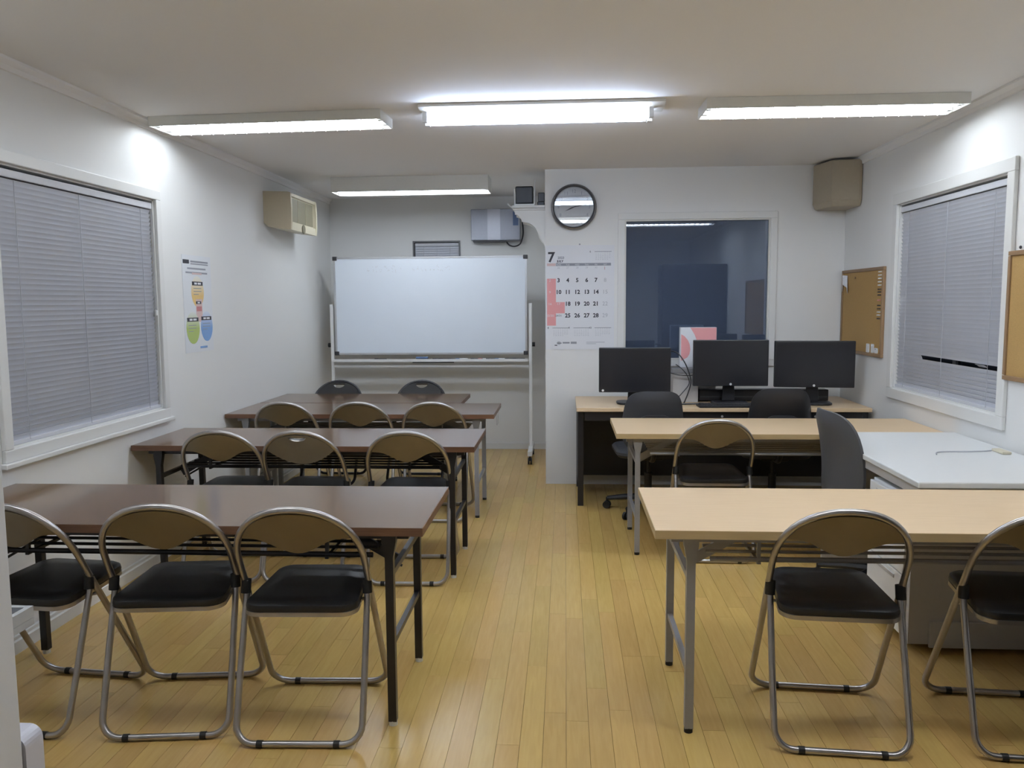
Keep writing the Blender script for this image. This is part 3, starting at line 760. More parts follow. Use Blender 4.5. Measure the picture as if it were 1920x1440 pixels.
# ------------------------------------------------------------------ black desk with light top under the dark window
d = thing('computer_desk', 'long black computer desk with a light wood top below the dark window', 'desk', (1.075, 5.93, 0))
obj('desktop', bx(-0.995, 0.995, -0.345, 0.36, 0.672, 0.70), M_MAPLE, d, bevel=0.004)
for s in (-1, 1):
    bm = nb(); box(bm, s*0.965-0.016, s*0.965+0.016, -0.28, 0.34, 0.10, 0.671)
    box(bm, s*0.965-0.02, s*0.965+0.02, -0.30, -0.26, 0.0, 0.671); box(bm, s*0.965-0.02, s*0.965+0.02, 0.30, 0.34, 0.0, 0.671)
    obj('side_panel', bm, M_BLACKP, d)
for k, (a, b_) in enumerate(((-0.94, -0.31), (-0.305, 0.305), (0.31, 0.94))):
    dr = obj('drawer', bx(a, b_, -0.325, 0.05, 0.607, 0.670), M_BLACKP, d, bevel=0.003)
    bm = nb(); cyl(bm, ((a+b_)/2, -0.3255, 0.640), ((a+b_)/2, -0.331, 0.640), 0.008, 12); obj('drawer_lock', bm, M_WBFRAME, dr, True)
obj('modesty_panel', bx(-0.945, 0.945, 0.26, 0.278, 0.10, 0.604), M_BLACKP, d)

def monitor(label, x, y, rz, wd, ht, zc, logo):
    t = thing('monitor', label, 'monitor', (x, y, 0.701), rz, 'monitors on the black desk')
    zc -= 0.701
    b = obj('bezel', bx(-wd/2, wd/2, -0.012, 0.03, zc-ht/2, zc+ht/2), M_BLACKPL, t, bevel=0.005)
    obj('screen', bx(-wd/2+0.012, wd/2-0.012, -0.0135, -0.0125, zc-ht/2+0.026, zc+ht/2-0.012), M_SCREEN, b)
    bm = nb(); cyl(bm, (logo, -0.0125, zc-ht/2+0.014), (logo, -0.0140, zc-ht/2+0.014), 0.0085, 14); obj('round_emblem', bm, M_WHITEPL, b, True)
    bm = nb(); prism(bm, rrect(wd*0.62, ht*0.6, 0.03, 4, 0, zc), lambda a, b2, d_: (a, d_, b2), 0.03, 0.052); obj('rear_cover', bm, M_BLACKPL, b)
    bm = nb(); prism(bm, [(-0.045, 0.016), (0.045, 0.016), (0.032, zc), (-0.032, zc)], lambda a, b2, d_: (a, d_, b2), 0.053, 0.075); obj('stand_neck', bm, M_BLACKPL, t, bevel=0.004)
    bm = nb(); prism(bm, rrect(0.25, 0.19, 0.06, 6, 0, 0.03), lambda a, b2, d_: (a, b2, d_), 0.0, 0.015); obj('stand_base', bm, M_BLACKPL, t, bevel=0.004)
    return t
monitor('black monitor standing alone on the left of the black desk', 0.495, 5.80, 0.0, 0.505, 0.318, 0.944, -0.225)
monitor('black monitor in the middle of the black desk', 1.165, 5.80, 0.0, 0.52, 0.325, 0.992, 0.0)
monitor('black monitor turned slightly, at the right end of the black desk', 1.735, 5.78, -0.12, 0.535, 0.325, 0.984, 0.0)
# box with a pink and white print, grey box, keyboard, cables
bxo = thing('printed_box', 'white box with a pink curved print standing behind the monitors', 'box', (0.975, 6.06, 0.701), 0.0)
bb = obj('carton', bx(-0.13, 0.13, -0.035, 0.035, 0, 0.535), M_PAPER, bxo, bevel=0.002)
def arc_print(r0, r1, a0, a1, cx, cz, clip):
    pts = []
    n = 16
    for k in range(n+1):
        a = math.radians(a0+(a1-a0)*k/n); pts.append((cx+r1*math.cos(a), cz+r1*math.sin(a)))
    for k in range(n, -1, -1):
        a = math.radians(a0+(a1-a0)*k/n); pts.append((cx+r0*math.cos(a), cz+r0*math.sin(a)))
    return [(max(-0.129, min(0.129, a)), max(0.002, min(0.533, b))) for a, b in pts]
bm = nb(); prism(bm, [(-0.06, 0.533), (0.129, 0.533), (0.129, 0.40), (0.0, 0.40), (-0.012, 0.44), (-0.03, 0.485)], lambda a, b, d_: (a, d_, b), -0.0362, -0.0352); obj('pink_print', bm, M_PINK, bb)
pts = [(-0.125, 0.485), (-0.10, 0.47), (-0.075, 0.44), (-0.063, 0.41), (-0.058, 0.375), (-0.064, 0.34), (-0.08, 0.315), (-0.125, 0.29)]
bm = nb(); prism(bm, pts, lambda a, b, d_: (a, d_, b), -0.0362, -0.0352); obj('pink_print', bm, M_PINK, bb)
g = thing('grey_carton', 'low grey carton behind the monitor cables', 'box', (0.845, 5.95, 0.701), 0.05)
obj('carton', bx(-0.075, 0.11, -0.06, 0.06, 0, 0.21), M_DESKGREY, g, bevel=0.004); obj('lid', bx(-0.08, 0.115, -0.065, 0.065, 0.211, 0.245), M_GREYP, g, bevel=0.003)
ri = thing('black_media_box', 'low black box lying behind the two right monitor stands', 'equipment box', (1.42, 5.985, 0.701))
obj('case', bx(-0.45, 0.47, -0.045, 0.035, 0.006, 0.088), M_BLACKPL, ri, bevel=0.006)
for q in (-0.4, 0.4): obj('foot', bx(q-0.02, q+0.02, -0.03, 0.03, 0, 0.0058), M_RUBBER, ri)
obj('front_strip', bx(-0.44, 0.46, -0.0475, -0.0455, 0.03, 0.04), M_DKGREY, ri)
k = thing('keyboard', 'black keyboard lying between the monitors on the black desk', 'keyboard', (1.13, 5.655, 0.701), 0.03)
kb = obj('case', bx(-0.215, 0.215, -0.065, 0.065, 0, 0.016), M_BLACKPL, k, bevel=0.004)
km = mesh_of('key', bx(-0.008, 0.008, -0.008, 0.008, 0, 0.006), M_DKGREY)
for i in range(20):
    for j in range(5): obj('key', km, None, k, loc=(-0.19+0.02*i, -0.045+0.0215*j, 0.0165))
def cord(label, pts, r, m=M_BLACKPL):
    bm = nb(); tube(bm, spline(pts, 8), r, 6); o = obj('desk_cable', bm, m, None, True)
    return tag(o, label, 'cord')
cord('black cord looping down from the left monitor to the desk', [(0.75, 5.86, 1.075), (0.80, 5.84, 1.06), (0.845, 5.82, 1.0), (0.875, 5.81, 0.93), (0.89, 5.80, 0.86), (0.87, 5.79, 0.78), (0.84, 5.78, 0.708)], 0.0045)
cord('thin black cord strung from the left monitor to the middle one', [(0.72, 5.875, 0.93), (0.80, 5.86, 0.905), (0.90, 5.86, 0.90), (0.955, 5.87, 0.92)], 0.004)
cord('black cord coiled beside the grey carton', [(0.79, 5.855, 0.98), (0.83, 5.85, 0.95), (0.87, 5.84, 0.90), (0.885, 5.85, 0.84), (0.84, 5.84, 0.78), (0.80, 5.82, 0.74), (0.77, 5.79, 0.706)], 0.0035)
cord('black cord lying along the desk behind the keyboard', [(0.80, 5.76, 0.706), (0.9, 5.745, 0.709), (0.96, 5.74, 0.712), (1.0, 5.745, 0.708), (1.02, 5.75, 0.708)], 0.006)
pa = thing('power_adapter', 'black power adapter on the desk below the middle monitor', 'adapter', (1.42, 5.66, 0.701), 0.2)
obj('case', bx(-0.05, 0.05, -0.025, 0.025, 0, 0.03), M_BLACKPL, pa, bevel=0.006); bm = nb(); cyl(bm, (0.05, 0, 0.015), (0.07, 0, 0.015), 0.006, 8, 0.004); obj('strain_relief', bm, M_RUBBER, pa)

# ------------------------------------------------------------------ white desk on the right
wd = thing('office_desk', 'white topped office desk against the right wall', 'desk', (1.73, 3.83, 0))
X0, X1, Y0, Y1 = -0.355, 0.355, -0.62, 0.62
obj('desktop', bx(X0, X1, Y0, Y1, 0.694, 0.72), M_DESKTOP, wd, bevel=0.005)
obj('edge_strip', bx(X0+0.012, X0+0.03, Y0+0.01, Y1-0.01, 0.655, 0.693), M_DESKGREY, wd)
obj('end_panel', bx(X0+0.02, X1, Y0+0.085, Y0+0.11, 0.03, 0.693), M_DESKGREY, wd)
obj('end_panel', bx(X0+0.02, X1, Y1-0.04, Y1-0.015, 0.0, 0.693), M_DESKGREY, wd)
obj('toe_panel', bx(X0+0.10, X1, Y0+0.07, Y0+0.084, 0.02, 0.13), M_DESKGREY, wd, bevel=0.003)
obj('back_panel', bx(X1-0.04, X1-0.02, Y0+0.112, Y1-0.042, 0.15, 0.693), M_DESKGREY, wd)
p = thing('drawer_pedestal', 'white drawer pedestal under the white desk', 'drawer unit', (1.59, 3.54, 0))
obj('body', bx(-0.19, 0.32, -0.21, 0.19, 0.035, 0.63), M_WHITEPL, p, bevel=0.004)
for i, (a, b_) in enumerate(((0.05, 0.30), (0.305, 0.46), (0.465, 0.62))):
    dr = obj('drawer', bx(-0.208, -0.191, -0.205, 0.185, a, b_), M_WHITEPL, p, bevel=0.003)
    obj('handle', bx(-0.2125, -0.2085, -0.12, 0.10, b_-0.035, b_-0.02), M_DESKGREY, dr)
for sx in (-0.15, 0.28):
    for sy in (-0.17, 0.15):
        bm = nb(); cyl(bm, (sx, sy-0.01, 0.0175), (sx, sy+0.01, 0.0175), 0.0172, 12); obj('caster', bm, M_RUBBER, p, True)
bm = nb(); tube(bm, spline([(1.695, 3.785, 0.7235), (1.72, 3.835, 0.7235), (1.77, 3.855, 0.7235), (1.86, 3.86, 0.7235), (1.95, 3.875, 0.7235), (1.99, 3.89, 0.7235)], 8), 0.003, 6)
ca = obj('white_cable', bm, M_INKLG, None, True); tag(ca, 'thin pale cable lying across the white desk', 'cable')
pl = obj('cable_plug', bx(1.995, 2.035, 3.80, 3.90, 0.7208, 0.733), M_CREAM, None, bevel=0.003); tag(pl, 'flat cream strip lying on the white desk by the wall', 'strip')

# ------------------------------------------------------------------ whiteboard
wb = thing('whiteboard', 'wheeled whiteboard with white posts in front of the alcove wall', 'whiteboard', (-1.213, 7.32, 0))
BW, Z0, Z1 = 0.875, 0.962, 1.842
bd = obj('board', bx(-BW+0.012, BW-0.012, -0.012, 0.012, Z0+0.012, Z1-0.012), M_WB, wb)
for a in ((-BW, BW, Z0, Z0+0.016), (-BW, BW, Z1-0.016, Z1)): obj('frame_rail', bx(a[0], a[1], -0.016, 0.016, a[2], a[3]), M_WBFRAME, bd)
for s in (-1, 1): obj('frame_stile', bx(s*(BW-0.008)-0.008, s*(BW-0.008)+0.008, -0.016, 0.016, Z0+0.016, Z1-0.016), M_WBFRAME, bd)
for sx in (-1, 1):
    for z in (Z0+0.012, Z1-0.012): obj('corner_cap', bx(sx*(BW-0.012)-0.02, sx*(BW-0.012)+0.02, -0.02, 0.02, z-0.018, z+0.018), M_DKGREY, bd, bevel=0.004)
    obj('post', bx(sx*0.905-0.014, sx*0.905+0.014, -0.018, 0.018, 0.12, 1.42), M_WHITEMETAL, wb, bevel=0.004)
    bm = nb(); cyl(bm, (sx*0.92, 0, 1.05), (sx*0.945, 0, 1.05), 0.02, 14); obj('pivot_knob', bm, M_RUBBER, wb, True)
    ft = obj('foot_beam', bx(sx*0.905-0.02, sx*0.905+0.02, -0.26, 0.26, 0.075, 0.12), M_WHITEMETAL, wb, bevel=0.005)
    for yy in (-0.235, 0.235):
        bm = nb()
        for q in (-1, 1): cyl(bm, (sx*0.905+q*0.005, yy, 0.031), (sx*0.905+q*0.018, yy, 0.031), 0.0305, 14)
        cyl(bm, (sx*0.905, yy, 0.031), (sx*0.905, yy, 0.075), 0.008, 8); obj('caster', bm, M_RUBBER, ft, True)
obj('cross_bar', bx(-0.891, 0.891, -0.01, 0.01, 0.845, 0.865), M_WHITEMETAL, wb)
tr = obj('pen_tray', bx(-0.885, 0.885, -0.075, -0.017, 0.905, 0.912), M_WHITEMETAL, wb)
obj('tray_lip', bx(-0.885, 0.885, -0.078, -0.0755, 0.900, 0.925), M_WHITEMETAL, tr)
obj('hook_bar', bx(-0.17, 0.21, -0.012, 0.0, 0.885, 0.893), M_DKGREY, wb)
# faint remains of erased writing
bm = nb(); rs = random.Random(3)
for x_, n in ((-0.555, 9), (-0.14, 10)):
    for i in range(n):
        xx = x_+0.036*i
        for q in range(3):
            a = (xx+rs.uniform(-0.012, 0.012), 1.735+rs.uniform(-0.025, 0.02)); b_ = (a[0]+rs.uniform(-0.016, 0.016), a[1]+rs.uniform(-0.016, 0.016))
            obox(bm, (a[0], -0.0123, a[1]), (b_[0], -0.0123, b_[1]), 0.003, 0.0006, Vector((0, 1, 0)))
o = obj('erased_marks', bm, M_SMUDGE, bd, label='faint grey traces of erased handwriting')
# markers and eraser on the tray
mk = [(-0.455, 0, 'ink_black'), (0.02, 0.045, 'x'), (0.075, 0, 'ink_black'), (0.13, 0.5, 'ink_black'), (0.215, 0, 'ink_black'), (0.285, 0.2, 'blue_tag'), (0.42, 0, 'ink_black'), (0.49, 0, 'print_red'), (0.56, 0.1, 'ink_black'), (0.64, 0, 'blue_tag'), (0.73, 0, 'ink_black'), (0.80, 0, 'ink_black')]
places = ['leftmost, alone', '', 'just right of the eraser', 'second right of the eraser', 'third right of the eraser', 'blue capped, left of middle group', 'first of the right group', 'red capped', 'behind the red one', 'blue capped, right group', 'second from the right post', 'nearest the right post']
for (xx, rot, mn), pl_ in zip(mk, places):
    if mn == 'x':
        e = thing('board_eraser', 'dark board eraser on the whiteboard pen tray', 'eraser', (-1.213-0.075, 7.277, 0.913))
        obj('felt', bx(-0.055, 0.055, -0.018, 0.018, 0, 0.012), M_DKGREY, e); obj('grip', bx(-0.055, 0.055, -0.018, 0.018, 0.0125, 0.03), M_BLUE, e, bevel=0.004)
        continue
    t = thing('marker', 'whiteboard marker on the pen tray, '+pl_, 'marker', (-1.213+xx, 7.277, 0.9215), 0.0, 'markers on the pen tray')
    bm = nb(); cyl(bm, (-0.02, 0, 0), (0.055, 0, 0), 0.008, 10); obj('barrel', bm, M_WHITEPL if mn != 'ink_black' else M_DKGREY, t, True)
    bm = nb(); cyl(bm, (-0.055, 0, 0), (-0.021, 0, 0), 0.0088, 10); obj('cap', bm, MATS[mn], t, True)

# ------------------------------------------------------------------ things on the walls
# clock
ck = thing('wall_clock', 'round grey rimmed wall clock above the calendar', 'clock', (0.069, YR-0.022, 2.144))
ck.rotation_euler = (math.radians(0.55), 0, 0)
up = lambda x, y, z: (x, -z, y)
bm = nb(); prof = [(0.150, -0.018), (0.168, -0.016), (0.173, 0.005), (0.168, 0.02), (0.158, 0.024), (0.152, 0.018), (0.150, 0.004)]
sg = 48; rings = []
for r_, h_ in prof: rings.append([bm.verts.new(up(r_*math.cos(2*math.pi*k/sg), r_*math.sin(2*math.pi*k/sg), h_)) for k in range(sg)])
for i in range(len(rings)):
    A, B = rings[i], rings[(i+1) % len(rings)]
    for k in range(sg): bm.faces.new([A[k], A[(k+1) % sg], B[(k+1) % sg], B[k]])
obj('rim', bm, M_CLRIM, ck, True)
bm = nb(); lathe(bm, [(0.150, -0.018), (0.150, -0.004)], up, 48); fc = obj('dial', bm, M_CLFACE, ck)
bm = nb(); rings = []
for r_, h_ in ((0.1495, -0.004), (0.1495, 0.012), (0.1455, 0.004), (0.1455, -0.0035)): rings.append([bm.verts.new(up(r_*math.cos(2*math.pi*k/sg), r_*math.sin(2*math.pi*k/sg), h_)) for k in range(sg)])
for i in range(4):
    A, B = rings[i], rings[(i+1) % 4]
    for k in range(sg): bm.faces.new([A[k], A[(k+1) % sg], B[(k+1) % sg], B[k]])
obj('inner_ring', bm, M_WHITEPL, ck, True)
for n in range(1, 13):
    a = math.radians(90-30*n)
    text('numeral', str(n), 0.036, lambda p, q, dd, a=a: Vector((0.118*math.cos(a)+p, 0.0035-dd, 0.118*math.sin(a)+q)), M_INKG, fc)
def hand(ang, L, wdt, dz, nm):
    a = math.radians(90-ang); dx, dzv = math.cos(a), math.sin(a); px, pz = -dzv, dx
    pts = [(-0.02, -wdt*0.6), (L*0.4, -wdt), (L, 0), (L*0.4, wdt), (-0.02, wdt*0.6)]
    bm = nb(); prism(bm, pts, lambda p, q, d_: (dx*p+px*q, d_, dzv*p+pz*q), -dz-0.001, -dz); obj(nm, bm, M_INK, ck)
hand(8.22*30, 0.075, 0.0045, -0.001, 'hour_hand'); hand(13*6, 0.115, 0.0032, 0.001, 'minute_hand')
bm = nb(); lathe(bm, [(0.146, 0.0125), (0.146, 0.014)], up, 48); obj('glass_cover', bm, M_CLOCKGL, ck)

# calendar
cal = thing('wall_calendar', 'large white July wall calendar with pink Sunday column', 'calendar', (0.114, YR-0.001, 1.457))
sheet = obj('sheet', bx(-0.262, 0.262, -0.003, 0, -0.396, 0.396), M_PAPER, cal)
obj('under_sheet', bx(0.240, 0.2635, -0.0025, 0.0, -0.398, 0.390), M_PAPER, cal)
obj('hanging_strip', bx(-0.262, 0.262, -0.0045, 0.0, 0.385, 0.402), M_PAPER, cal)
bm = nb(); cyl(bm, (0, -0.0046, 0.408), (0, -0.009, 0.408), 0.006, 10); obj('pin', bm, M_INKG, cal)
cf = lambda cx, cz: (lambda a, b, dd: Vector((cx+a, -0.0031-dd, cz+b)))
def cpx(px, py): return (px-1089.5)*0.5245/126.5, (558.5-py)*0.792/193.5   # print position on the sheet
def sh(px0, py0, px1, py1, m, nm, y=-0.0034):
    a, b_ = cpx(px0, py0), cpx(px1, py1); obj(nm, bx(min(a[0], b_[0]), max(a[0], b_[0]), y, -0.0031, min(a[1], b_[1]), max(a[1], b_[1])), m, sheet)
a = cpx(1037, 483); text('month_number', '7', 0.105, cf(*a), M_INK, sheet, bold=0.003)
a = cpx(1055, 483.5); text('year_print', '2023', 0.025, cf(*a), M_INKG, sheet, bold=0.001)
a = cpx(1053.5, 490); text('month_name', 'JULY', 0.023, cf(*a), M_INK, sheet, bold=0.001)
sh(1029, 493.5, 1045, 498.5, M_PINKP, 'sunday_bar'); sh(1045.5, 493.5, 1147, 498.5, M_INKG, 'weekday_bar')
cols = [1037, 1050.5, 1067.5, 1085, 1102.5, 1119.5, 1136.5]
for c, dn in zip(cols[1:], ('MON', 'TUE', 'WED', 'THU', 'FRI', 'SAT')):
    a = cpx(c, 496.5); text('weekday_name', dn, 0.016, lambda p, q, dd, a=a: Vector((a[0]+p, -0.0036-dd, a[1]+q)), M_PAPER, sheet)
for c, n in zip(cols[1:6], (26, 27, 28, 29, 30)):
    a = cpx(c, 502); text('day_number', str(n), 0.02, cf(*a), M_INKLG, sheet)
a = cpx(1135.5, 503.5); text('day_number', '1', 0.034, cf(*a), M_RED, sheet)
sh(1029, 522, 1045.5, 610, M_PINK, 'holiday_cells'); sh(1045.5, 566, 1062, 587, M_PINK, 'holiday_cells')
rows = {525.5: (3, 4, 5, 6, 7, 8), 547.5: (10, 11, 12, 13, 14, 15), 569.5: (17, 18, 19, 20, 21, 22), 591.5: (24, 25, 26, 27, 28, 29)}
for y_, ns in rows.items():
    for c, n in zip(cols[1:], ns):
        a = cpx(c, y_)
        if n == 17: text('day_number', '17', 0.026, lambda p, q, dd, a=a: Vector((a[0]+p, -0.0036-dd, a[1]+q)), M_PAPER, sheet); continue
        if n == 24: text('day_number', '24/31', 0.022, cf(*a), M_INK, sheet); continue
        text('day_number', str(n), 0.043, cf(*a), M_INKLG if c == cols[-1] else M_INK, sheet, bold=0.0 if c == cols[-1] else 0.0014)
for y_, s_ in ((525.5, '2'), (547.5, '9'), (569.5, '16'), (591.5, '23/30')):
    a = cpx(1034.5, y_); text('day_number', s_, 0.026, lambda p, q, dd, a=a: Vector((a[0]+p, -0.0036-dd, a[1]+q)), M_PAPER, sheet)
def mini(px, py, num, first, days):
    a = cpx(px-9, py-15.5); text('small_month_number', str(num), 0.022, cf(*a), M_INK, sheet)
    sh(px-1, py-16, px+30, py-15, M_INKG, 'small_month_bar')
    ls = ''; col = first; ls = '   '*first
    for dd_ in range(1, days+1):
        ls += '%2d ' % dd_; col += 1
        if col == 7 and dd_ < days: ls += '\n'; col = 0
    a = cpx(px+14, py-7)
    rowsn = ls.split('\n')
    for i, rw in enumerate(rowsn):
        for j in range(7):
            cell = rw[j*3:j*3+2].strip()
            if cell: text('small_day', cell, 0.0115, cf(a[0]+(j-3)*0.017, a[1]+0.028-i*0.013), M_INKLG, sheet)
mini(1118, 488, 6, 4, 30); mini(1040, 630, 8, 2, 31); mini(1079, 630, 9, 5, 30); mini(1118, 630, 10, 0, 31)
# maker's line at the foot: a round mark and short bars
a = cpx(1051, 643); bm = nb(); prism(bm, [(a[0]+0.016*math.cos(t_), a[1]+0.014*math.sin(t_)) for t_ in [k*math.pi/8 for k in range(16)]], lambda p, q, dd: (p, dd, q), -0.0034, -0.0031); obj('maker_mark', bm, M_INKLG, sheet)
sh(1043, 646.5, 1048, 648, M_INK, 'maker_bar'); sh(1047, 642.5, 1056, 643.7, M_INK, 'maker_bar'); sh(1058, 641, 1071, 644, M_INKG, 'maker_bar'); sh(1073, 640.5, 1084, 644.5, M_INKG, 'maker_bar'); sh(1102, 641, 1136, 642.3, M_INKLG, 'maker_bar'); sh(1102, 644, 1120, 645, M_INKLG, 'maker_bar')

# poster on the left wall (local: y along the wall, z up, +x into the room)
po = thing('poster', 'tall white poster with yellow, green and blue ovals on the left wall', 'poster', (XL+0.001, 4.93, 1.432))
ps = obj('sheet', bx(0, 0.002, -0.195, 0.195, -0.295, 0.295), M_POSTER, po)
def ell(cy, cz, ry, rz_, m, nm, x_=0.0026):
    bm = nb(); prism(bm, [(cy+ry*math.cos(k*math.pi/14), cz+rz_*math.sin(k*math.pi/14)) for k in range(28)], lambda p, q, dd: (dd, p, q), 0.0021, x_); return obj(nm, bm, m, ps)
def pb(y0_, y1_, z0_, z1_, m, nm, x_=0.0030): return obj(nm, bx(0.0021, x_, y0_, y1_, z0_, z1_), m, ps)
pb(-0.035, 0.05, -0.11, 0.03, M_PINKP, 'pink_link'); pb(-0.03, 0.042, -0.045, -0.015, M_RED, 'pink_link', 0.0032)
oy = ell(-0.005, 0.075, 0.086, 0.095, M_YEL, 'oval'); og = ell(-0.088, -0.145, 0.088, 0.098, M_GRN, 'oval', 0.0033); ob_ = ell(0.103, -0.14, 0.083, 0.094, M_BLU, 'oval', 0.0033)
pb(-0.185, -0.105, 0.243, 0.266, M_INK, 'title_block'); pb(-0.085, 0.155, 0.240, 0.247, M_INKG, 'title_line'); pb(-0.085, 0.155, 0.252, 0.263, M_INKG, 'title_line')
for (yc, zc, hw) in ((-0.005, 0.125, 0.072), (-0.088, -0.095, 0.075), (0.10, -0.09, 0.072)):
    pb(yc-hw, yc+hw, zc-0.012, zc+0.012, M_INK, 'tag', 0.0036); pb(yc-hw*0.6, yc-hw*0.1, zc-0.006, zc+0.006, M_PAPER, 'tag_print', 0.0040); pb(yc+hw*0.05, yc+hw*0.65, zc-0.006, zc+0.006, M_PAPER, 'tag_print', 0.0040)
pb(-0.035, 0.035, 0.0, 0.016, M_INK, 'tag', 0.0036); pb(-0.015, 0.018, 0.004, 0.012, M_PAPER, 'tag_print', 0.0040)
for z_, a, b_, m_ in ((0.215, -0.13, 0.12, M_INKG), (0.19, -0.155, 0.14, M_INKG), (0.185, -0.07, 0.06, M_PINKP)): pb(a, b_, z_-0.005, z_+0.005, m_, 'text_line', 0.0026 if m_ is M_INKG else 0.003)
for (yc, zc) in ((-0.005, 0.095), (-0.095, -0.13), (0.10, -0.122)):
    for i in range(3): pb(yc-0.055, yc+(0.05 if i != 2 else 0.01), zc-i*0.018-0.002, zc-i*0.018+0.002, M_INKG, 'text_line', 0.0037)
pb(0.0, 0.10, -0.275, -0.262, M_BLU, 'foot_mark')

# beige extractor fan box high on the left wall
fb = thing('extractor_fan', 'cream box fan unit high on the left wall', 'fan unit', (XL+0.001, 6.10, 2.0))
bm = nb(); prism(bm, [(0, 0.04), (0.03, 0.01), (0.17, -0.01), (0.205, -0.012), (0.205, 0.045), (0.188, 0.05), (0.188, 0.235), (0.205, 0.24), (0.205, 0.262), (0.19, 0.268), (0, 0.275)], lambda a, b, d_: (a, d_, b), 0.03, 0.62); obj('body', bm, M_CREAM, fb)
for y_ in (0.0, 0.62):
    bm = nb(); prism(bm, [(0, 0.04), (0.03, 0.01), (0.17, -0.01), (0.207, -0.012), (0.212, 0.05), (0.214, 0.15), (0.210, 0.262), (0.19, 0.268), (0, 0.275)], lambda a, b, d_: (a, d_, b), y_, y_+0.0295); obj('side_cover', bm, M_BEIGE if y_ == 0 else M_CREAM, fb)
gr = obj('grille', bx(0.1885, 0.192, 0.05, 0.60, 0.055, 0.23), M_GRILLE, fb)
for k in range(2): obj('grille_bar', bx(0.1922, 0.194, 0.22+0.19*k, 0.226+0.19*k, 0.055, 0.23), M_BEIGE, gr)
bm = nb(); cyl(bm, (0.2055, 0.30, 0.012), (0.213, 0.30, 0.012), 0.034, 20); obj('pull_ring', bm, M_GRILLE, fb, True)

# tan speaker box in the right corner
sp_ = thing('wall_speaker', 'tan speaker box in the upper right corner below the ceiling', 'speaker', (XR-0.003, YR-0.003, 2.09))
bm = nb(); out = [(0, 0), (-0.235, 0), (-0.262, -0.06), (-0.205, -0.30), (-0.02, -0.33), (0, -0.33)]
lo = [(a*0.92, b*0.92) for a, b in out]
V = []
for pts, z in ((lo, 0.0), (out, 0.04), (out, 0.315), ([(a*0.985, b*0.985) for a, b in out], 0.325)): V.append([bm.verts.new((a, b, z)) for a, b in pts])
for A, B in zip(V, V[1:]):
    for k in range(6): bm.faces.new([A[k], A[(k+1) % 6], B[(k+1) % 6], B[k]])
bm.faces.new(V[0][::-1]); bm.faces.new(V[-1]); obj('cabinet', bm, M_TAN, sp_, bevel=0.006)
bm = nb(); prism(bm, [(-0.2035, -0.303), (-0.022, -0.333), (-0.0225, -0.336), (-0.204, -0.306)], lambda a, b, d_: (a, b, d_), 0.05, 0.30); obj('front_cloth', bm, M_TAN, sp_)

# grey equipment box with cord on the alcove wall
eb = thing('equipment_box', 'grey flat equipment box on the alcove wall right of the small blind', 'equipment box', (-0.65, YB-0.001, 2.155))
obj('case', bx(-0.232, 0.232, -0.12, 0, -0.145, 0.145), M_GREYBOX, eb, bevel=0.006)
obj('cover_band', bx(-0.075, 0.045, -0.1235, -0.1205, -0.143, 0.143), M_GREYBOX2, eb)
obj('wall_bracket', bx(-0.215, 0.10, -0.10, -0.005, -0.160, -0.1455), M_DKGREY, eb)
obj('blue_sticker', bx(0.165, 0.215, -0.1235, -0.1205, -0.01, 0.12), M_BLUE, eb)
bm = nb(); tube(bm, spline([(0.10, -0.05, -0.16), (0.13, -0.06, -0.19), (0.18, -0.07, -0.20), (0.23, -0.07, -0.175), (0.255, -0.06, -0.10), (0.255, -0.05, -0.02), (0.245, -0.04, 0.05), (0.2335, -0.03, 0.08)], 6), 0.007, 8); obj('cord', bm, M_DKGREY, eb, True)

# shelf with scrolled bracket and router
sf = thing('wall_shelf', 'small white shelf with a scrolled bracket beside the clock', 'shelf', (XA-0.001, 6.36, 0))
obj('board', bx(-0.255, 0, -0.02, 0.24, 2.148, 2.168), M_TRIM, sf, bevel=0.003)
obj('moulding', bx(-0.245, 0, -0.012, 0.23, 2.132, 2.147), M_TRIM, sf, bevel=0.003)
pr = [(0, 2.131), (-0.235, 2.131), (-0.232, 2.115)] + [(-0.232+0.052*math.sin(k/6*math.pi/2), 2.10-0.055*(1-math.cos(k/6*math.pi/2))) for k in range(7)] + [(-0.125, 2.035), (-0.09, 2.015), (-0.065, 1.985), (-0.052, 1.95), (-0.045, 1.915), (-0.02, 1.897), (-0.008, 1.875), (0, 1.86)]
for y_ in (-0.004, 0.205):
    bm = nb(); prism(bm, pr, lambda a, b, d_: (a, d_, b), y_, y_+0.018); obj('bracket', bm, M_TRIM, sf)
bm = nb(); tube(bm, spline([(-0.256, 0.0, 2.158), (-0.272, 0.0, 2.168), (-0.285, 0.0, 2.185)], 4), 0.005, 8); obj('hook', bm, M_TRIM, sf, True)
rt = thing('router', 'black router with a white antenna on the small shelf', 'router', (-0.31, 6.45, 2.1685))
obj('base_plate', bx(-0.08, 0.08, -0.07, 0.07, 0, 0.016), M_WHITEPL, rt, bevel=0.004)
obj('case', bx(-0.072, 0.066, -0.05, 0.05, 0.0165, 0.152), M_BLACKPL, rt, bevel=0.01)
bm = nb(); cyl(bm, (0.076, -0.06, 0.016), (0.080, -0.058, 0.205), 0.005, 8, 0.004); obj('antenna', bm, M_WHITEPL, rt, True)
bm = nb(); cyl(bm, (-0.074, -0.062, 0.016), (-0.078, -0.06, 0.13), 0.003, 8); obj('antenna', bm, M_WHITEPL, rt, True)
ad = thing('black_adapter', 'black adapter block behind the router, against the wall corner', 'adapter', (-0.185, 6.42, 2.1685))
obj('case', bx(-0.025, 0.03, -0.04, 0.04, 0, 0.03), M_BLACKPL, ad, bevel=0.005); obj('plug', bx(-0.02, 0.03, -0.03, 0.03, 0.0305, 0.10), M_DKGREY, ad, bevel=0.004)

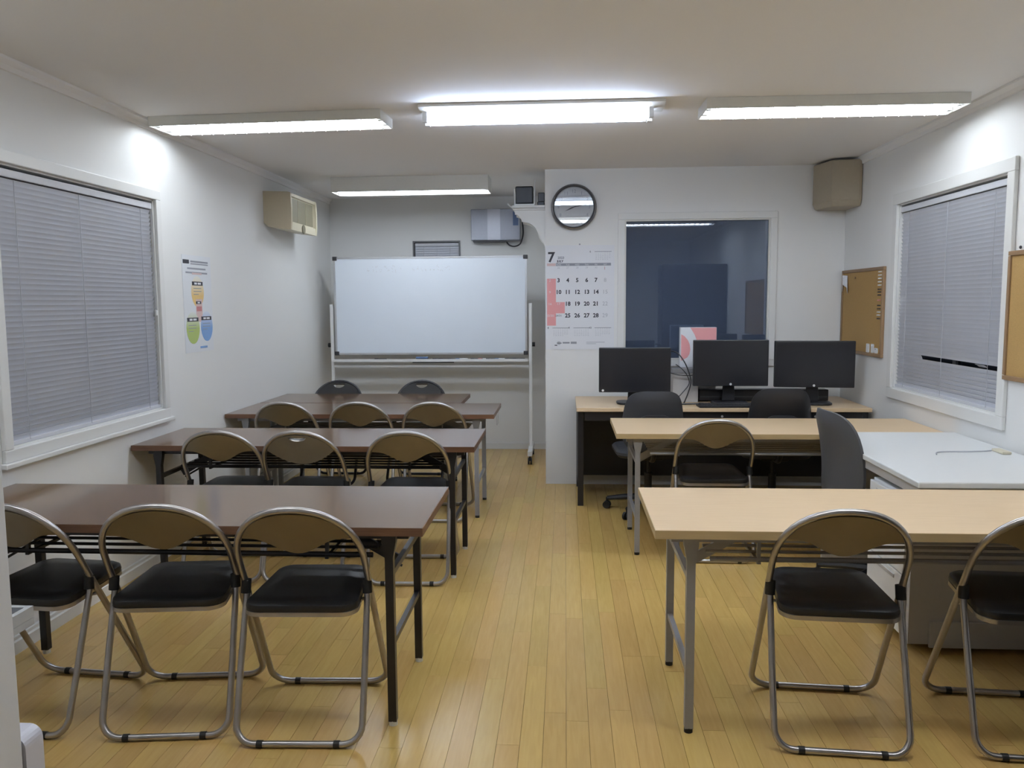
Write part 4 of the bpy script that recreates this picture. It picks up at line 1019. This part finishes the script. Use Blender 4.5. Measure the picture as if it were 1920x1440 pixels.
# cork boards on the right wall (local: y along the wall, -x into the room)
def cork(label, y0, y1, z0, z1):
    t = thing('cork_board', label, 'cork board', (XR-0.001, (y0+y1)/2, (z0+z1)/2))
    hy, hz = (y1-y0)/2, (z1-z0)/2
    obj('cork_panel', bx(-0.012, 0, -hy+0.022, hy-0.022, -hz+0.022, hz-0.022), M_CORK, t)
    for a in ((-hy, hy, hz-0.022, hz), (-hy, hy, -hz, -hz+0.022)): obj('frame_rail', bx(-0.02, 0, *a), M_CORKF, t, bevel=0.003)
    for a in ((-hy, -hy+0.022), (hy-0.022, hy)): obj('frame_stile', bx(-0.02, 0, a[0], a[1], -hz+0.022, hz-0.022), M_CORKF, t, bevel=0.003)
    return t
cork('cork board with two columns of pins beside the corner', 5.50, 6.30, 1.045, 1.645)
cork('cork board with a brown frame cut off by the right edge', 3.10, 3.998, 1.047, 1.650)
def pin(label, y, z, m):
    t = thing('push_pin', label, 'push pin', (XR-0.0135, y, z), 0, 'push pins along the cork board edge')
    bm = nb(); lathe(bm, [(0.0052, 0.0), (0.0036, 0.003), (0.0032, 0.006), (0.005, 0.008), (0.005, 0.0095)], lambda x_, y_, z_: (-z_, x_, y_), 10); obj('head', bm, m, t, True)
    bm = nb(); cyl(bm, (0.0, 0, 0), (0.010, 0, 0), 0.0008, 5); obj('needle', bm, M_WBFRAME, t)
ORD = ['top', 'second', 'third', 'fourth', 'fifth', 'sixth', 'seventh', 'eighth', 'ninth', 'tenth', 'eleventh', 'twelfth', 'thirteenth', 'lowest']
rows_ = [(1.612, 'w'), (1.59, 'w'), (1.568, 'w'), (1.546, 'w'), (1.524, 'w'), (1.497, 'd'), (1.478, 'd'), (1.459, 'd'), (1.425, 'r'), (1.39, 'd'), (1.368, 'd'), (1.346, 'w'), (1.326, 'w'), (1.303, 'd')]
for (z_, c_), od in zip(rows_, ORD):
    for y_, col in ((5.578, 'left'), (5.548, 'right')):
        pin('%s push pin, %s from the top of the %s pin column on the cork board' % ({'w': 'white', 'd': 'dark', 'r': 'reddish'}[c_], od, col) if od not in ('top', 'lowest') else '%s push pin, %s of the %s pin column on the cork board' % ({'w': 'white', 'd': 'dark'}[c_], od, col), y_, z_, {'w': M_WHITEPL, 'd': M_INK, 'r': M_RED}[c_])
cd = [('white rounded card pinned at the foot of the cork board, left one', 5.74, 1.098, 0.055, 0.06), ('white card pinned at the foot of the cork board, middle one', 5.655, 1.10, 0.05, 0.06), ('small white card overlapping at the foot of the cork board, right one', 5.59, 1.088, 0.06, 0.035)]
for lb, y_, z_, a, b_ in cd:
    t = thing('paper_card', lb, 'card', (XR-0.0135, y_, z_))
    bm = nb(); prism(bm, rrect(a, b_, 0.008, 4), lambda p, q, d_: (d_, p, q), -0.004, 0.0); obj('card', bm, M_WHITEPL, t)
    bm = nb(); cyl(bm, (-0.004, 0, b_*0.3), (-0.010, 0, b_*0.3), 0.004, 8); obj('tack', bm, M_INKG if 'right' in lb else M_WHITEPL, t)
t = thing('paper_slip', 'crumpled white paper slip pinned at the upper corner of the cork board', 'paper', (XR-0.019, 6.21, 1.56))
bm = nb(); prism(bm, [(-0.06, -0.045), (-0.02, 0.045), (0.03, 0.05), (0.055, 0.02), (0.05, -0.07), (0.02, -0.02), (-0.01, -0.03), (-0.03, -0.085)], lambda p, q, d_: (-0.006+d_-0.01*math.sin(p*60), p, q), -0.002, 0.0); obj('slip', bm, M_PAPER, t)
bm = nb(); cyl(bm, (-0.012, 0.0, 0.03), (-0.02, 0.0, 0.03), 0.005, 8); obj('tack', bm, M_WHITEPL, t)
for y_, z_, lb in ((6.03, 1.585, 'tiny brown tack near the top of the cork board'), (3.93, 1.664, 'dark tack in the wall just above the right cork board')):
    t = thing('wall_tack', lb, 'tack', (XR-0.0135 if y_ > 5 else XR-0.001, y_, z_)); bm = nb(); lathe(bm, [(0.008, 0.0), (0.008, 0.003), (0.005, 0.006)], lambda x_, q, h_: (-h_, x_, q), 12); obj('head', bm, M_CORKF if y_ > 5 else M_INK, t)

# ------------------------------------------------------------------ white cabinet at the left edge, dark cabinet out of view (mirrored in the window)
cb = thing('tall_cabinet', 'white flat sided cabinet at the very left edge with a grey tray', 'cabinet', (-1.28, 1.05, 0))
obj('body', bx(-0.30, 0.292, -0.30, 0.30, 0.0, 1.55), M_CABWHITE, cb, bevel=0.004)
tr = obj('grey_tray', bx(-0.20, 0.155, 0.301, 0.55, 0.757, 0.772), M_CABGREY, cb)
obj('tray_lip', bx(0.143, 0.155, 0.301, 0.55, 0.7725, 0.797), M_CABGREY, tr); obj('tray_lip', bx(-0.20, 0.1425, 0.538, 0.55, 0.7725, 0.797), M_CABGREY, tr)
bm = nb(); prism(bm, [(0.05, 0.20), (0.296, 0.20), (0.296, 0.62)] + [(0.272+0.024*math.cos(a*math.pi/12), 0.622+0.024*math.sin(a*math.pi/12)) for a in range(0, 7)] + [(0.05, 0.646)], lambda a, b, d_: (a, d_, b), 0.302, 0.352); obj('side_bin', bm, M_LILAC, cb)
dk = thing('dark_cabinet', 'dark cabinet standing by the right wall, mirrored in the dark window', 'cabinet', (1.66, 1.72, 0))
obj('body', bx(-0.40, 0.425, -0.25, 0.24, 0.0, 1.90), M_DARKWOOD, dk, bevel=0.004)
for s in (-1, 1):
    dd_ = obj('door', bx(0.012+(-0.41 if s < 0 else 0.002), 0.012+(-0.002 if s < 0 else 0.41), 0.2405, 0.258, 0.06, 1.88), M_DARKWOOD, dk, bevel=0.003)
    obj('handle', bx(0.012+s*0.04-0.008, 0.012+s*0.04+0.008, 0.2585, 0.275, 0.95, 1.10), M_WBFRAME, dd_)
